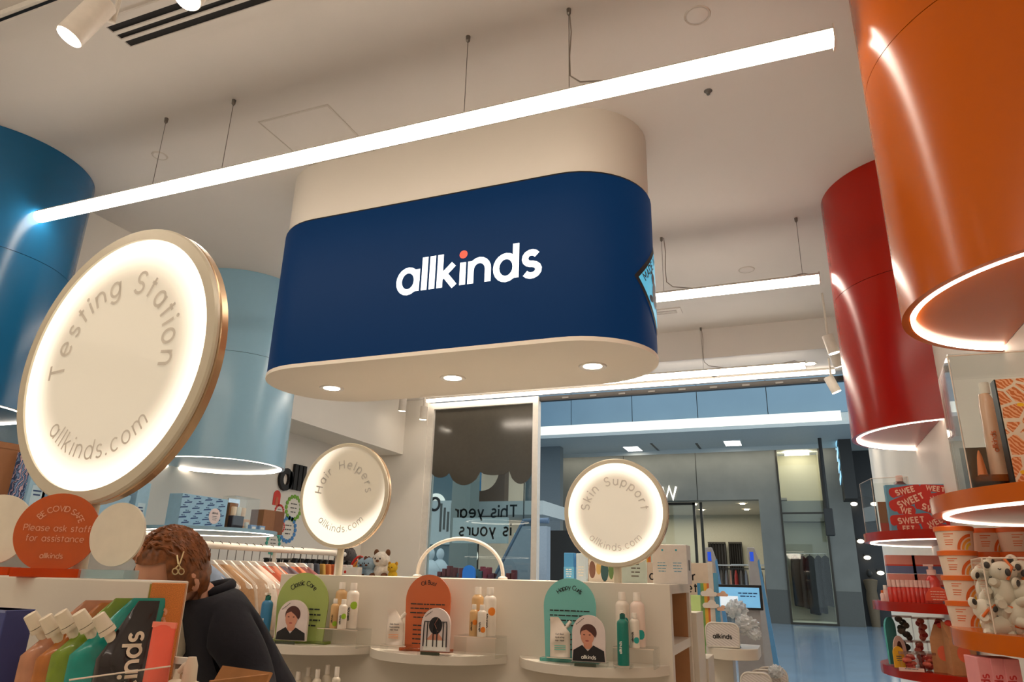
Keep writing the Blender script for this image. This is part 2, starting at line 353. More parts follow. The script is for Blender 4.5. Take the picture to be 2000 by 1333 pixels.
M_spotw = mat('spot_white', (215, 205, 192), .4)
M_spotl = emis('spot_lens', (1, .88, .72), 22)
def spot(label, face, dirv, L=.16, r=.043, mount=None, group='track spotlights', watt=0):
    d_ = Vector(dirv).normalized(); t = thing('track_spotlight', label, 'spotlight', face, group=group)
    b = -d_ * L
    MB().tube([Vector(), -d_ * .004, b * .98, b], [r * .97, r, r, r * .9], 24).build('barrel', M_spotw, t, smooth=40)
    MB().tube([d_ * .0015, d_ * .004], r * .9, 24).build('lens', M_spotl, t)
    m_ = Vector(mount) - Vector(face) if mount is not None else b * .5 + EZ * .18
    MB().tube([b * .6, Vector((m_.x, m_.y, b.z * .6 + .04)), m_], .009, 8).build('arm', M_spotw, t)
    if watt:
        l = bpy.data.lights.new('spot_lamp', 'SPOT'); l.energy = watt; l.color = (1, .86, .7); l.spot_size = math.radians(50); l.spot_blend = .6; l.shadow_soft_size = r
        lo = bpy.data.objects.new('spot_lamp', l); COL.objects.link(lo); lo.parent = t; lo.location = d_ * .01; lo.rotation_euler = d_.to_track_quat('-Z', 'Y').to_euler()
p = at(135, 72, Z=3.18)
tk = thing('light_track', 'white track rail on the ceiling at the upper left corner', 'track', (-3.6, 1.40, HC))
boxo('rail', M_wmet, (0, 3.2, -.018, .018, -.03, -.001), tk); boxo('slot', M_dark, (.01, 3.19, -.006, .006, -.032, -.03), tk)
spot('large near track spotlight at the upper left, its face glowing', p, (-.30, -.25, -.9), .20, .046, (p.x + .04, 1.40, HC - .03), watt=25)
p = at(366, -4, Z=3.22)
spot('track spotlight at the very top, only its glowing face in view', p, (.05, -.35, -.9), .18, .046, (p.x, 1.40, HC - .03), watt=25)
for (px, py), lb in (((785, 803), 'left one of two small spotlights beside the shop window'), ((826, 820), 'right one of two small spotlights beside the shop window')):
    p = at(px, py, Y=6.55 if px < 800 else 6.75)
    spot(lb, p, (-.1, .1, -1), .15, .04, (p.x, p.y, 3.318), watt=14)
for (px, py), Yy, lb, dv in (((1629, 690), 5.7, 'upper of three small spotlights beside the red drum', (.2, .1, -.9)), ((1639, 716), 6.35, 'middle of three small spotlights beside the red drum', (.25, .3, -.9)), ((1634, 766), 6.6, 'lowest of three small spotlights beside the red drum', (.35, .1, -.9))):
    p = at(px, py, Y=Yy)
    spot(lb, p, dv, .15, .042, (p.x - .03, p.y, HC - .001 if Yy < 6.2 else 3.319), watt=14)
# ------------------------------------------------------------------ the hanging navy sign
SX, SY, SR, SH = -1.596, 3.15, .37, 1.075
def stad(r_, n=22):
    h = SH - SR
    return [(SX + h + r_ * math.cos(a), SY + r_ * math.sin(a)) for a in (-PI / 2 + PI * i / n for i in range(n + 1))] + [(SX - h - r_ * math.cos(a), SY - r_ * math.sin(a)) for a in (-PI / 2 + PI * i / n for i in range(n + 1))]
sg = thing('hanging_sign', 'navy blue pill-shaped screen sign with white logo hanging from the ceiling', 'sign', (0, 0, 2.38))
FL = (Vector(), EX, EY)
M_swhite = mat('sign_white_lifted', (230, 220, 204), .6, var=.01, scale=2)  # sign's white in a lighter copy, making up for the dim underside
MB().prism(stad(SR - .012), .855, HC - 2.38, FL).build('upper_drum', mat('sign_white_dimmed', (198, 190, 178), .65, var=.01, scale=2), sg, smooth=40)  # same white darkened in colour to offset the strong light of the near tube
MB().prism(stad(SR - .004), .845, .855, FL).build('shadow_gap', M_dark, sg, smooth=40)
M_navy = mat('navy_screen', (2, 18, 40), .55, spec=.08, var=.05, scale=6, emit=lin((6, 54, 98)), es=.5)
MB().prism(stad(SR), .02, .845, FL).build('screen', M_navy, sg, smooth=40)
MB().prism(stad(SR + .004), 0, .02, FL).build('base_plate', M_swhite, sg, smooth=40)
for i, x in enumerate((-2.352, -1.596, -.839)):
    dl = MB().lathe([(.045, -.002), (.066, -.006), (.07, 0)], 28, (x, 3.185)).build('downlight_bezel', M_wmet, sg, smooth=40)
    MB().lathe([(0, -.003), (.046, -.003), (.046, 0)], 28, (x, 3.185)).build('downlight_lens', emis('downlight_lens', WARM, 14), dl)
    l = bpy.data.lights.new('sign_downlight', 'SPOT'); l.energy = 55; l.color = (1, .86, .7); l.spot_size = math.radians(95); l.spot_blend = .7; l.shadow_soft_size = .045
    lo = bpy.data.objects.new('sign_downlight', l); COL.objects.link(lo); lo.parent = sg; lo.location = (x, 3.185, -.012)
M_logo = emis('logo_white', (.78, .93, 1), .9); M_reddot = mat('logo_dot', (220, 60, 36), .5, emit=lin((236, 84, 56)), es=.55)
text(sg, 'logo_lettering', 'allkinds', .118, .27, M_logo, (Vector((-1.350, SY - SR - .0012, 1.315 + CZ - 2.38)), EX, EZ), track=-.06, dotmat=M_reddot)
# badge that wraps round the right-hand end
def cylmap(s_, z):
    if s_ < 0: return Vector((SX + SH - SR + s_, SY - SR - .002, z))
    a = -PI / 2 + s_ / SR; return Vector((SX + SH - SR + (SR + .002) * math.cos(a), SY + (SR + .002) * math.sin(a), z))
def wrapdia(name, m, c, zc, hw, hh, off):
    mb = MB(); n = 24
    for i in range(n):
        q0, q1 = -1 + 2 * i / n, -1 + 2 * (i + 1) / n
        vs = [cylmap(c + q0 * hw, zc - hh * (1 - abs(q0))), cylmap(c + q1 * hw, zc - hh * (1 - abs(q1))), cylmap(c + q1 * hw, zc + hh * (1 - abs(q1))), cylmap(c + q0 * hw, zc + hh * (1 - abs(q0)))]
        for v_ in vs:
            d_ = Vector((v_.x - (SX + SH - SR), v_.y - SY, 0)).normalized(); v_ += d_ * off
        mb.add(vs, [(0, 1, 2, 3)])
    return mb.build(name, m, sg, smooth=60)
BC, BZ = .60, 1.33 + CZ - 2.38
wrapdia('badge_border', M_black, BC, BZ, .225, .235, .001); wrapdia('badge_face', mat('badge_cyan', (60, 150, 180), .5, emit=lin((96, 196, 230)), es=.6), BC, BZ, .195, .20, .002)
q = 1 / math.hypot(.195, .20)
text(sg, 'badge_lettering', 'MADE IN', .026, .3, M_black, (Vector(), EX, EZ), align='l', mp=lambda x, y: cylmap(BC - .140 + x * .195 * q - y * .20 * q, BZ - .004 + x * .20 * q + y * .195 * q) + Vector((.004, -.004, 0)))
kb = MB()
for cs_, cz_, rx_, rz_ in ((-.03, -.04, .04, .07), (-.05, .035, .026, .032), (-.085, -.075, .025, .018), (-.066, .065, .012, .012), (.02, -.07, .03, .05)):
    kb.add([cylmap(BC + cs_ + rx_ * math.cos(2 * PI * i / 14), BZ + cz_ + rz_ * math.sin(2 * PI * i / 14)) + Vector((.004, -.003, 0)) for i in range(14)], [tuple(range(14))])
kb.build('badge_animal', mat('badge_ink', (14, 40, 70), .6), sg)
# ------------------------------------------------------------------ wall drums and their shelves
def clip_arc(cx, r_, wx, side):
    """angles of the circle on the shop side of the wall plane x = wx"""
    k = max(-1, min(1, (wx - cx) / r_)); a = math.acos(k)
    return (a, 2 * PI - a) if side > 0 else (-a, a)
def seg_outline(cx, cy, r_, wx, side, n=40):
    a0, a1 = clip_arc(cx, r_, wx, side)
    return [(cx + r_ * math.cos(a0 + (a1 - a0) * i / n), cy + r_ * math.sin(a0 + (a1 - a0) * i / n)) for i in range(n + 1)]
DR = {'orange': (.85, 2.2, .492, XR, 1), 'red': (.825, 4.2, .482, XR, 1), 'light_blue': (-4.09, 4.225, .49, XN, -1), 'blue': (-4.13, 2.2, .493, XN, -1)}
DM = {'orange': mat('orange_lacquer', (196, 92, 0), .22, var=.01, spec=.32), 'red': mat('red_lacquer', (164, 24, 6), .22, var=.01, spec=.32),
      'light_blue': mat('light_blue_lacquer', (146, 186, 208), .22, var=.01, spec=.35), 'blue': mat('blue_lacquer', (28, 96, 140), .22, var=.01, spec=.35)}
def drum(k, label):
    cx, cy, r_, wx, sd = DR[k]; zb, zs = 2.15, 2.942; wq = wx if sd > 0 else XL
    t = thing('wall_drum', label, 'drum', (cx, cy, zb), group='coloured ceiling drums'); m = DM[k]
    def shell(nm, z0, z1, w_):
        a0, a1 = clip_arc(0, r_, w_ - cx, sd)
        return MB().lathe([(r_ - .02, z0), (r_, z0), (r_, z1), (r_ - .02, z1)], 72, (0, 0), a0, a1).build(nm, m, t, smooth=40)
    shell('lower_panel', 0, zs - .0015 - zb, wx); shell('upper_panel', zs + .0015 - zb, HC - zb - .001, wx)
    a0, a1 = clip_arc(0, r_, wx - cx, sd)
    MB().lathe([(r_ - .004, zs - .004 - zb), (r_ - .004, zs + .004 - zb)], 72, (0, 0), a0, a1).build('seam', M_dark, t)
    MB().prism([(a - cx, b - cy) for a, b in seg_outline(cx, cy, r_ - .021, wx - .002 * sd, sd)], .012, .03, FL).build('underside', m, t)
    a0, a1 = clip_arc(0, r_ - .03, wx - cx - .004 * sd, sd)
    MB().lathe([(r_ - .036, .012), (r_ - .036, -.002), (r_ - .024, -.002), (r_ - .024, .012)], 72, (0, 0), a0, a1).build('light_ring', emis('ring_light', (1, .85, .68), 8), t)
    return t
drum('orange', 'big glossy orange drum hanging on the right wall, lit ring below'); drum('red', 'glossy red drum behind the orange one, lit ring below')
drum('light_blue', 'pale blue drum on the left wall behind the round mirror'); drum('blue', 'deep blue drum at the left edge of the picture')
def shelf(k, ztop, label, lit=True, th=.042):
    cx, cy, r_, wx, sd = DR[k]
    t = thing('round_shelf', label, 'shelf', (cx, cy, ztop), group='round wall shelves')
    MB().prism([(a - cx, b - cy) for a, b in seg_outline(cx, cy, r_ + .004, wx - .001 * sd, sd)], -th, 0, FL).build('board', DM[k], t, smooth=40)
    if lit:
        a0, a1 = clip_arc(0, r_ - .03, wx - cx - .004 * sd, sd)
        MB().lathe([(r_ - .034, -th), (r_ - .034, -th - .004), (r_ - .022, -th - .004), (r_ - .022, -th)], 60, (0, 0), a0, a1).build('light_ring', emis('shelf_light', (1, .85, .68), 6), t)
    return t
shelf('orange', 1.625, 'upper orange round shelf holding the clear case'); shelf('orange', 1.30, 'middle orange round shelf with tubs and koala toys', False); shelf('orange', .96, 'lowest orange shelf under the pink boxes', False)
shelf('red', 1.65, 'top red round shelf under the sweet-print box'); shelf('red', 1.325, 'middle red round shelf with small red bottles', False); shelf('red', 1.035, 'lowest red round shelf with jars and paper bags', False)
shelf('light_blue', 1.675, 'pale blue shelf under the drum with patterned gift box', th=.024); shelf('blue', 1.60, 'blue shelf hidden behind the round acrylic signs', th=.024)
# ------------------------------------------------------------------ round lit mirrors
M_frame = mat('champagne_frame', (206, 196, 174), .3, metal=.15, var=.02); M_rim = mat('bronze_rim', (196, 164, 128), .22, metal=.55, var=.03)
def mirrormat(key, R_, e0, e1, off=(0, 0), start=.62):
    m = bpy.data.materials.new(key); m.use_nodes = True; nt = m.node_tree; b = nt.nodes['Principled BSDF']
    b.inputs['Base Color'].default_value = lin((214, 205, 184)) + (1,); b.inputs['Roughness'].default_value = .05; b.inputs['Specular IOR Level'].default_value = .9
    tc = nt.nodes.new('ShaderNodeTexCoord'); mp = nt.nodes.new('ShaderNodeMapping'); mp.inputs['Scale'].default_value = (1 / R_, 1 / R_, 0)
    mp.inputs['Location'].default_value = (off[0], off[1], 0)
    ln_ = nt.nodes.new('ShaderNodeVectorMath'); ln_.operation = 'LENGTH'; rp = nt.nodes.new('ShaderNodeMapRange'); rp.interpolation_type = 'SMOOTHERSTEP'
    rp.inputs['From Min'].default_value = start; rp.inputs['From Max'].default_value = 1.02; rp.inputs['To Min'].default_value = e0; rp.inputs['To Max'].default_value = e1
    nt.links.new(tc.outputs['Object'], mp.inputs['Vector']); nt.links.new(mp.outputs['Vector'], ln_.inputs[0]); nt.links.new(ln_.outputs['Value'], rp.inputs['Value'])
    b.inputs['Emission Color'].default_value = (1, .90, .74, 1); nt.links.new(rp.outputs['Result'], b.inputs['Emission Strength']); return m
def mirror(label, c, R_, yaw, zbase, words, e0, e1, off=(0, 0), th=.032, fw=.085, ink=(196, 184, 165), tsp=200, stem=.016):
    t = thing('round_mirror', label, 'mirror', (c[0], c[1], zbase), yaw, 'round lit mirrors'); zc = c[2] - zbase; rot = (PI / 2, 0, 0); lo = (0, 0, zc)
    gi = R_ * (1 - fw)
    MB().lathe([(gi, -.006), (gi, 0), (R_ - .004, 0), (R_, -.004), (R_, -.010)], 96).build('frame', M_frame, t, smooth=30, loc=lo, rot=rot)
    MB().lathe([(R_ - .006, -.010), (R_ - .003, -.014), (R_, -.016), (R_, -th), (0, -th)], 96).build('rim', M_rim, t, smooth=30, loc=lo, rot=rot)
    gl = MB().lathe([(0, -.005), (gi, -.005)], 96).build('glass', mirrormat('mirror_' + words[0][:4].lower(), gi, e0, e1, off), t, loc=lo, rot=rot)
    MI = mat('frosted_ink_' + words[0][:4].lower(), ink, .6, emit=(1, .88, .72), es=.12)
    fr = (Vector((0, .0035, zc)), EX, EZ)
    text(t, 'upper_lettering', words[0], R_ * .112, .20, MI, fr, arc=(R_ * .50, 90, tsp, False))
    text(t, 'web_lettering', words[1], R_ * .088, .15, MI, fr, arc=(R_ * .70, 270, 92, True))
    MB().tube([(0, .03, 0), (0, .03, zc - R_ * .97)], stem, 14).build('stem', M_frame, t, smooth=60)
    return t
GY = 1.0
mirror('huge round lit mirror lettered Testing Station in the left foreground', (-1.385, 1.06, .438 + CZ), .318, math.radians(-4), 1.378, ('Testing Station', 'allkinds.com'), .30, 1.4)
mirror('round lit mirror lettered Skin Support on the white counter', (-.674, 2.87, .257 + CZ), .2165, math.radians(-2), 1.383, ('Skin Support', 'allkinds.com'), .32, 1.4, tsp=172)
mirror('round mirror lettered Hair Helpers, lit only along its lower left', (-1.998, 2.88, .350 + CZ), .249, math.radians(0), 1.383, ('Hair Helpers', 'allkinds.com'), .10, 1.0, off=(-.20, -.24), ink=(162, 152, 134), tsp=172, fw=.07)
# ================================================================== the mall beyond the entrance
FY, BYv = 28.62, 24.5
M_conc = mat('grey_concrete', (118, 116, 108), .6, scale=1.5, var=.08); M_bpanel = mat('blue_grey_panel', (126, 150, 164), .35, scale=.6, var=.05)
M_soff = mat('mall_soffit', (196, 196, 190), .6); M_frm = mat('dark_bronze_frame', (52, 46, 38), .4, metal=.5)
M_glow = emis('mall_cove', (1, .95, .72), .55)
def fx(px, py=1000, Y=FY): return at(px, py, Y=Y).x
xo0, xo1 = at(1112, 1070, Y=FY).x, at(1488, 1050, Y=FY).x; xg0, xg1 = at(1515, 879, Y=FY).x, at(1597, 877, Y=FY).x
zs, zo = 6.25, at(1420, 977, Y=FY).z
xw1 = at(1646, 864, Y=FY).x
fac = struct(MB().box(-9.6, xo0, FY, FY + .5, 0, zs).box(xo0, xo1, FY, FY + .5, zo, zs).box(xo1, xg0, FY, FY + .5, 0, zs).box(xg1, xw1, FY, FY + .5, 0, zs).build('wall_facade', M_conc))
boxo('plinth', mat('dark_plinth', (84, 82, 76), .5), (xo1 + .02, xg0 - .02, FY - .03, FY, 0, 1.15), fac); boxo('plinth', mat('dark_plinth'), (xg1 + .02, xw1 - .02, FY - .03, FY, 0, 1.15), fac)
for i in range(3): boxo('panel_joint', M_frm, (-9.2 + i * 2.9, -9.18 + i * 2.9, FY - .012, FY, zo, zs), fac)
struct(boxo('ceiling_mall', M_soff, (-14, xw1 + 3, BYv, 40, zs, zs + .12)))
struct(boxo('trim_mall', M_soff, (-14, xw1 + 3, BYv, BYv + .3, zs + .12, zs + .42)))
gl = thing('mall_cove_light', 'long glowing cream light band across the mall above the far shop', 'light', (0, BYv, zs + .1))
boxo('diffuser', M_glow, (-14, at(1645, 830, Y=BYv).x, -.03, 0, .02, .38), gl); boxo('ledge', M_soff, (-14, xw1, -.16, 0, -.10, .02), gl)
bp = thing('fascia', 'blue-grey panelled fascia band above the glowing mall light', 'fascia', (0, BYv + .3, zs + .5))
xs = [-14] + [at(x, 800, Y=BYv).x for x in (1111, 1231, 1360, 1499)] + [xw1 + 1.5]
for a, b in zip(xs, xs[1:]): boxo('fascia_panel', M_bpanel, (a + .012, b - .012, 0, .12, 0, 3.4), bp)
boxo('backing', M_frm, (-14, xw1 + 1.5, .08, .14, 0, 3.4), bp)
struct(boxo('wall_mall_side', mat('blue_side_panel', (92, 150, 190), .4), (-10.6, -10.2, 12, BYv + .3, 4.0, 10)))
for (px, py), lb in (((1236, 876), 'left square light panel in the mall soffit'), ((1431, 865), 'right square light panel in the mall soffit')):
    p = at(px, py, Z=zs); t = thing('soffit_light', lb, 'light', (p.x, p.y, zs))
    boxo('diffuser', emis('soffit_panel', (1, .98, .88), 9), (-.28, .28, -.5, .5, -.03, -.01), t); MB().box(-.33, .33, -.56, -.5, -.035, 0).box(-.33, .33, .5, .56, -.035, 0).box(-.33, -.28, -.5, .5, -.035, 0).box(.28, .33, -.5, .5, -.035, 0).build('frame', M_soff, t)
for i, px in enumerate((1283, 1368)):
    p = at(px, 877, Z=zs); t = thing('soffit_slot', ('left', 'right')[i] + ' thin dark slot in the mall soffit', 'slot', (p.x, p.y, zs)); boxo('slot', M_frm, (-.05, .05, -1.2, 1.2, -.012, -.001), t); boxo('lip', M_soff, (.05, .08, -1.2, 1.2, -.02, -.001), t)
ww = thing('wall_fill_light', 'added linear fill light brightening the far shop wall under the mall soffit', 'light', (0, FY - .7, zs))  # fill strip added to lift the dark facade; its baffle keeps it unseen
boxo('diffuser', emis('fill_strip', (1, .96, .82), 14), (-9.4, xw1 - .2, -.06, .06, -.04, -.012), ww); boxo('housing', M_soff, (-9.4, xw1 - .2, -.08, .08, -.012, 0), ww); boxo('baffle', M_soff, (-9.4, xw1 - .2, -.10, -.08, -.16, 0), ww)
# tall lit display window with dark coats
zb_ = at(1560, 1003, Y=FY).z
dw = thing('display_window', 'tall lit display window in the far shop front with dark coats', 'window', (0, FY, 0))
M_cream = mat('cream_wall', (212, 206, 184), .7)
MB().box(xg0, xg1, 1.3, 1.4, 0, zs - .05).box(xg0 - .02, xg0 + .02, .5, 1.4, 0, zs - .05).box(xg1 - .02, xg1 + .02, .5, 1.4, 0, zs - .05).build('niche', M_cream, dw)
boxo('niche_floor', M_cream, (xg0, xg1, .02, 1.3, .02, .12), dw)
for a, b in ((xg0 - .05, xg0 + .02), (xg1 - .02, xg1 + .05)): boxo('frame_post', M_frm, (a, b, -.06, .06, 0, zs - .02), dw)
boxo('crossbar', M_frm, (xg0, xg1, -.05, .03, zb_ - .03, zb_ + .03), dw); boxo('sill', M_frm, (xg0, xg1, -.05, .05, 0, .07), dw)
boxo('bulkhead', mat('grey_bulkhead', (150, 148, 136), .6), (xg0, xg1, .5, 1.29, 3.6, 4.35), dw)
boxo('pane', glassmat('mall_glass', (.94, .95, .92), 1.4), (xg0, xg1, -.005, .005, .07, zs - .02), dw)
boxo('lamp_panel', emis('window_lamp', (1, .95, .78), 9), (xg0 + .3, xg1 - .3, .5, .9, zs - .12, zs - .06), dw)
bar = boxo('hanging_bar', M_wmet, (xg0 + .1, xg1 - .1, .62, .66, 2.42, 2.46), dw)
M_coat = mat('black_cloth', (26, 24, 26), .85)
for i, q in enumerate((.2, .38, .55, .74, .9)):
    x = xg0 + (xg1 - xg0) * q; h = (2.35, .35, .22, .5, .42)[i] if False else (.5, .45, .3, .25, .5)[i]
    t = thing('coat', ('first', 'second', 'third', 'fourth', 'fifth')[i] + ' dark coat from the left in the lit display window', 'coat', (x, FY + .64, 2.40), group='coats in the display window')
    t.rotation_euler = (0, 0, (.9, 1.2, .7, 1.1, .9)[i]); L_ = (1.85, 1.9, 2.1, 2.05, 1.8)[i]
    MB().prism([(-.05, -.03), (.05, -.03), (.20, -.14), (.24, -.5), (.22, -L_), (-.22, -L_ + .05), (-.24, -.5), (-.20, -.14)], -.06, .06).build('body', M_coat, t, bevel=.04)
    MB().tube([(0, 0, -.05), (0, 0, .03), (.03, 0, .06), (.04, 0, .04)], .012, 6).build('hook', M_frm, t)
# interior of the far shop
ib = FY + 7
inr = struct(MB().box(xo0 - 2, xo1 + 1, ib, ib + .1, 0, zo + .3).build('wall_far_shop', mat('far_shop_wall', (176, 170, 150), .7)))
struct(boxo('ceiling_far_shop', mat('far_shop_ceiling', (190, 180, 162), .7), (xo0 - 2, xo1 + 1, FY + .5, ib, zo + .02, zo + .1)))
struct(boxo('wall_far_shop_side', mat('far_shop_wall'), (xo1 + .1, xo1 + .2, FY + .5, ib, 0, zo)))
ft = thing('shop_portal', 'dark framed glass portal at the far shop entrance', 'doorway', (0, FY + .62, 0))
xp = at(1353, 990, Y=FY).x
for x in (xo0 + .05, at(1352, 1000, Y=FY).x, at(1366, 1000, Y=FY).x): boxo('post', M_frm, (x - .05, x + .05, -.05, .05, 0, zo - .02), ft)
boxo('header', M_frm, (xo0, xp, -.05, .05, zo - .12, zo - .02), ft); boxo('pane', glassmat('mall_glass'), (xo0 + .1, xp - .05, -.01, .01, .02, zo - .12), ft)
p = at(1308, 965, Y=FY)
ws = thing('shop_lettering', 'raised pale letter W above the far shop doorway', 'sign', (p.x, FY - .02, p.z - .22))
text(ws, 'letter', 'W', .34, .2, emis('lit_letter', (1, .97, .85), 1.2), (Vector((0, -.02, 0)), EX, EZ), depth=.08)
for i in range(6):
    p = at(1378 + (i % 3) * 45, 985 + (i // 3) * 32, Z=zo + .02)
    t = thing('far_downlight', ['first', 'second', 'third', 'fourth', 'fifth', 'sixth'][i] + ' tiny downlight in the far shop ceiling', 'light', (xo0 + 3.0 + (i % 3) * 1.9, FY + 1.6 + (i // 3) * 2.5, zo), group='downlights in the far shop')
    MB().lathe([(0, -.02), (.09, -.02), (.09, 0)], 12).build('lens', emis('far_lens', (1, .93, .75), 25), t); MB().lathe([(.09, -.015), (.12, -.02), (.13, 0)], 12).build('bezel', M_wmet, t)
la = bpy.data.lights.new('far_shop_fill', 'AREA'); la.energy = 260; la.color = (1, .93, .78); la.size = 6; la.size_y = 4; la.shape = 'RECTANGLE'  # unseen area fill with no fixture, added to light the far shop
lo = bpy.data.objects.new('far_shop_fill', la); COL.objects.link(lo); lo.location = ((xo0 + xo1) / 2, FY + 4, zo - .1)
# dark fixtures and clothes racks inside the far shop
GC = [(150, 148, 150), (226, 168, 142), (196, 190, 182), (74, 72, 78), (214, 150, 128), (60, 84, 120), (186, 60, 50), (120, 110, 100)]
for i, (px, Yr) in enumerate(((1150, 30.5), (1410, 31.5), (1478, 30.5))):
    p = at(px, 1140, Y=Yr); rk = thing('garment_rack', ('left', 'middle', 'right')[i] + ' clothes rack inside the far shop', 'rack', (p.x, Yr, 0), group='racks in the far shop')
    for sx in (-.9, .9): boxo('post', M_frm, (sx - .025, sx + .025, -.025, .025, 0, 1.9), rk)
    boxo('top_rail', M_frm, (-.9, .9, -.02, .02, 1.86, 1.9), rk); boxo('shelf', M_wmet, (-.9, .9, -.25, .25, 2.0, 2.05), rk)
    for j in range(9):
        MB().ell((-.75 + j * .19, 0, 1.25), .08, .22, .6, 10, 7).build('garment', mat('far_cloth_%d' % ((i * 3 + j) % 8), GC[(i * 3 + j) % 8], .85), rk, smooth=60)
M_dk = mat('far_dark', (44, 40, 36), .6)
for i, (a, b, py) in enumerate(((1385, 1420, 1062), (1425, 1452, 1062), (1060, 1066, 900))):
    x0, x1 = at(a, 1100, Y=ib - .3).x, at(b, 1100, Y=ib - .3).x; zt = at((a + b) / 2, py, Y=ib - .3).z
    if i == 2: continue
    c_ = thing('dark_curtain', ('left', 'right')[i] + ' tall dark fitting-room curtain at the back of the far shop', 'curtain', ((x0 + x1) / 2, ib - .25, 0))
    h = (x1 - x0) / 2; pts = [(-h + 2 * h * k / 24, .06 * math.sin(k * 1.6)) for k in range(25)]
    MB().prism(pts + [(a_, b_ + .05) for a_, b_ in reversed(pts)], 0, zt, FL).build('drape', M_dk, c_, smooth=60); boxo('rail', M_frm, (-h, h, -.1, -.06, zt, zt + .06), c_)
# neighbouring dark shop on the right, blade sign, hanging pole
struct(boxo('wall_dark_shop', mat('dark_shop', (34, 31, 30), .5), (xw1 + .02, 12, FY + 1.0, FY + 1.2, 0, zs)))
bl = thing('blade_sign', 'dark projecting blade sign with glowing pale blue strokes on the pillar', 'sign', at(1655, 905, Y=FY - 1.0))
boxo('panel', M_dk, (-.25, .15, -.6, .6, -1.3, 1.1), bl); boxo('bracket', M_dk, (-.1, .9, -.1, .1, -1.2, -.9), bl)
M_cy = emis('cyan_stroke', lin((130, 200, 235)), 1.2)
for i in range(4): MB().prism([(-.5, .55 - i * .42), (.35, .75 - i * .42), (.35, .95 - i * .42), (-.5, .75 - i * .42)], 0, .02, (Vector((-.27, 0, 0)), -EY, EZ)).build('stroke', M_cy, bl)
pd = thing('hanging_pole', 'thin dark pole lamp hanging from the mall soffit before the pillar', 'lamp', (at(1601, 862, Y=FY - 2).x, FY - 2, zs))
pe = at(1622, 1000, Y=FY - 2) - at(1601, 862, Y=FY - 2); pe.y = 0
MB().tube([(0, 0, 0), (0, 0, pe.z)], .06, 8).build('pole', M_dk, pd); MB().box(-.14, .14, -.12, .12, pe.z - .9, pe.z).build('head', M_dk, pd, bevel=.03)
for i in range(5):
    px = 1668 + (i % 3) * 14; t = thing('dark_shop_lamp', ('first', 'second', 'third', 'fourth', 'fifth')[i] + ' small lamp glowing in the dark shop at right', 'lamp', at(1668 + i * 13, (985, 1058, 1090, 985, 1120)[i], Y=FY + .7), group='lamps in the dark shop')
    MB().ell((0, 0, 0), .12, .12, .07, 10, 6).build('bulb', emis('far_lamp', (1, .9, .7), (6, 2, 1.5, 6, 1.5)[i] if False else 4), t, smooth=60); boxo('fixture', M_dk, (-.1, .1, -.05, .3, .07, .12), t)
dm = thing('dressed_mannequin', 'dim mannequin in dark clothes inside the dark shop', 'mannequin', at(1703, 1160, Y=FY + .6) * 1)
dm.location.z = 0
MB().tube([(0, 0, 0), (0, 0, .9), (0, 0, 1.2), (0, 0, 1.55), (0, 0, 1.6)], [.14, .2, .17, .24, .08], 12).build('body', mat('dim_cloth', (110, 92, 70), .8), dm, smooth=60); MB().ell((0, 0, 1.78), .1, .11, .14).build('head', M_dk, dm, smooth=60)
# ------------------------------------------------------------------ what shows through the shop window
VY = 16.0
def vpx(x0, x1, y0, y1, Y=VY):
    a, b = at(x0, y1, Y=Y), at(x1, y0, Y=Y); return a.x, b.x, a.z, b.z
a, b, z0, z1 = vpx(845, 886, 1120, 900)
struct(MB().box(a - 3, b, VY, VY + .4, 0, 6).build('wall_mall_left', mat('teal_grey_wall', (104, 124, 130), .5)))
a, b, z0, z1 = vpx(886, 912, 1120, 900, 14.5)
struct(MB().box(a, b, 14.5, 15.0, 0, 6).build('wall_mall_pillar', mat('warm_grey_pillar', (140, 142, 134), .6)))
struct(boxo('wall_mall_far', mat('mall_far_wall', (120, 124, 124), .7), (-16, -8.2, 26, 26.4, 0, 9)))
p = at(848, 985, Y=VY - .1); t = thing('round_wall_sign', 'round white wall sign with dark ring seen through the window', 'sign', (p.x, VY - .03, p.z))
MB().lathe([(0, 0), (.27, 0), (.27, -.04)], 24).build('disc', emis('lit_disc', (1, .95, .85), .9), t, rot=(PI / 2, 0, 0))
MB().tube([(.13 * math.cos(k * .3), -.03, .15 * math.sin(k * .3)) for k in range(21)], .035, 6, True).build('letter', M_black, t)
p = at(856, 1025, Y=VY - .4); t = thing('poster', 'white poster with grey sketch on the wall beyond the window', 'poster', (p.x, VY - .05, p.z - .45))
boxo('sheet', mat('poster_white', (222, 222, 216), .6), (-.4, .42, -.02, .02, 0, 1.05), t)
for i in range(4): boxo('sketch_mark', M_ink, (-.14 + i * .1, -.08 + i * .1, -.025, -.02, .3 + .05 * (i % 2), .98 - .1 * (i % 3)), t)
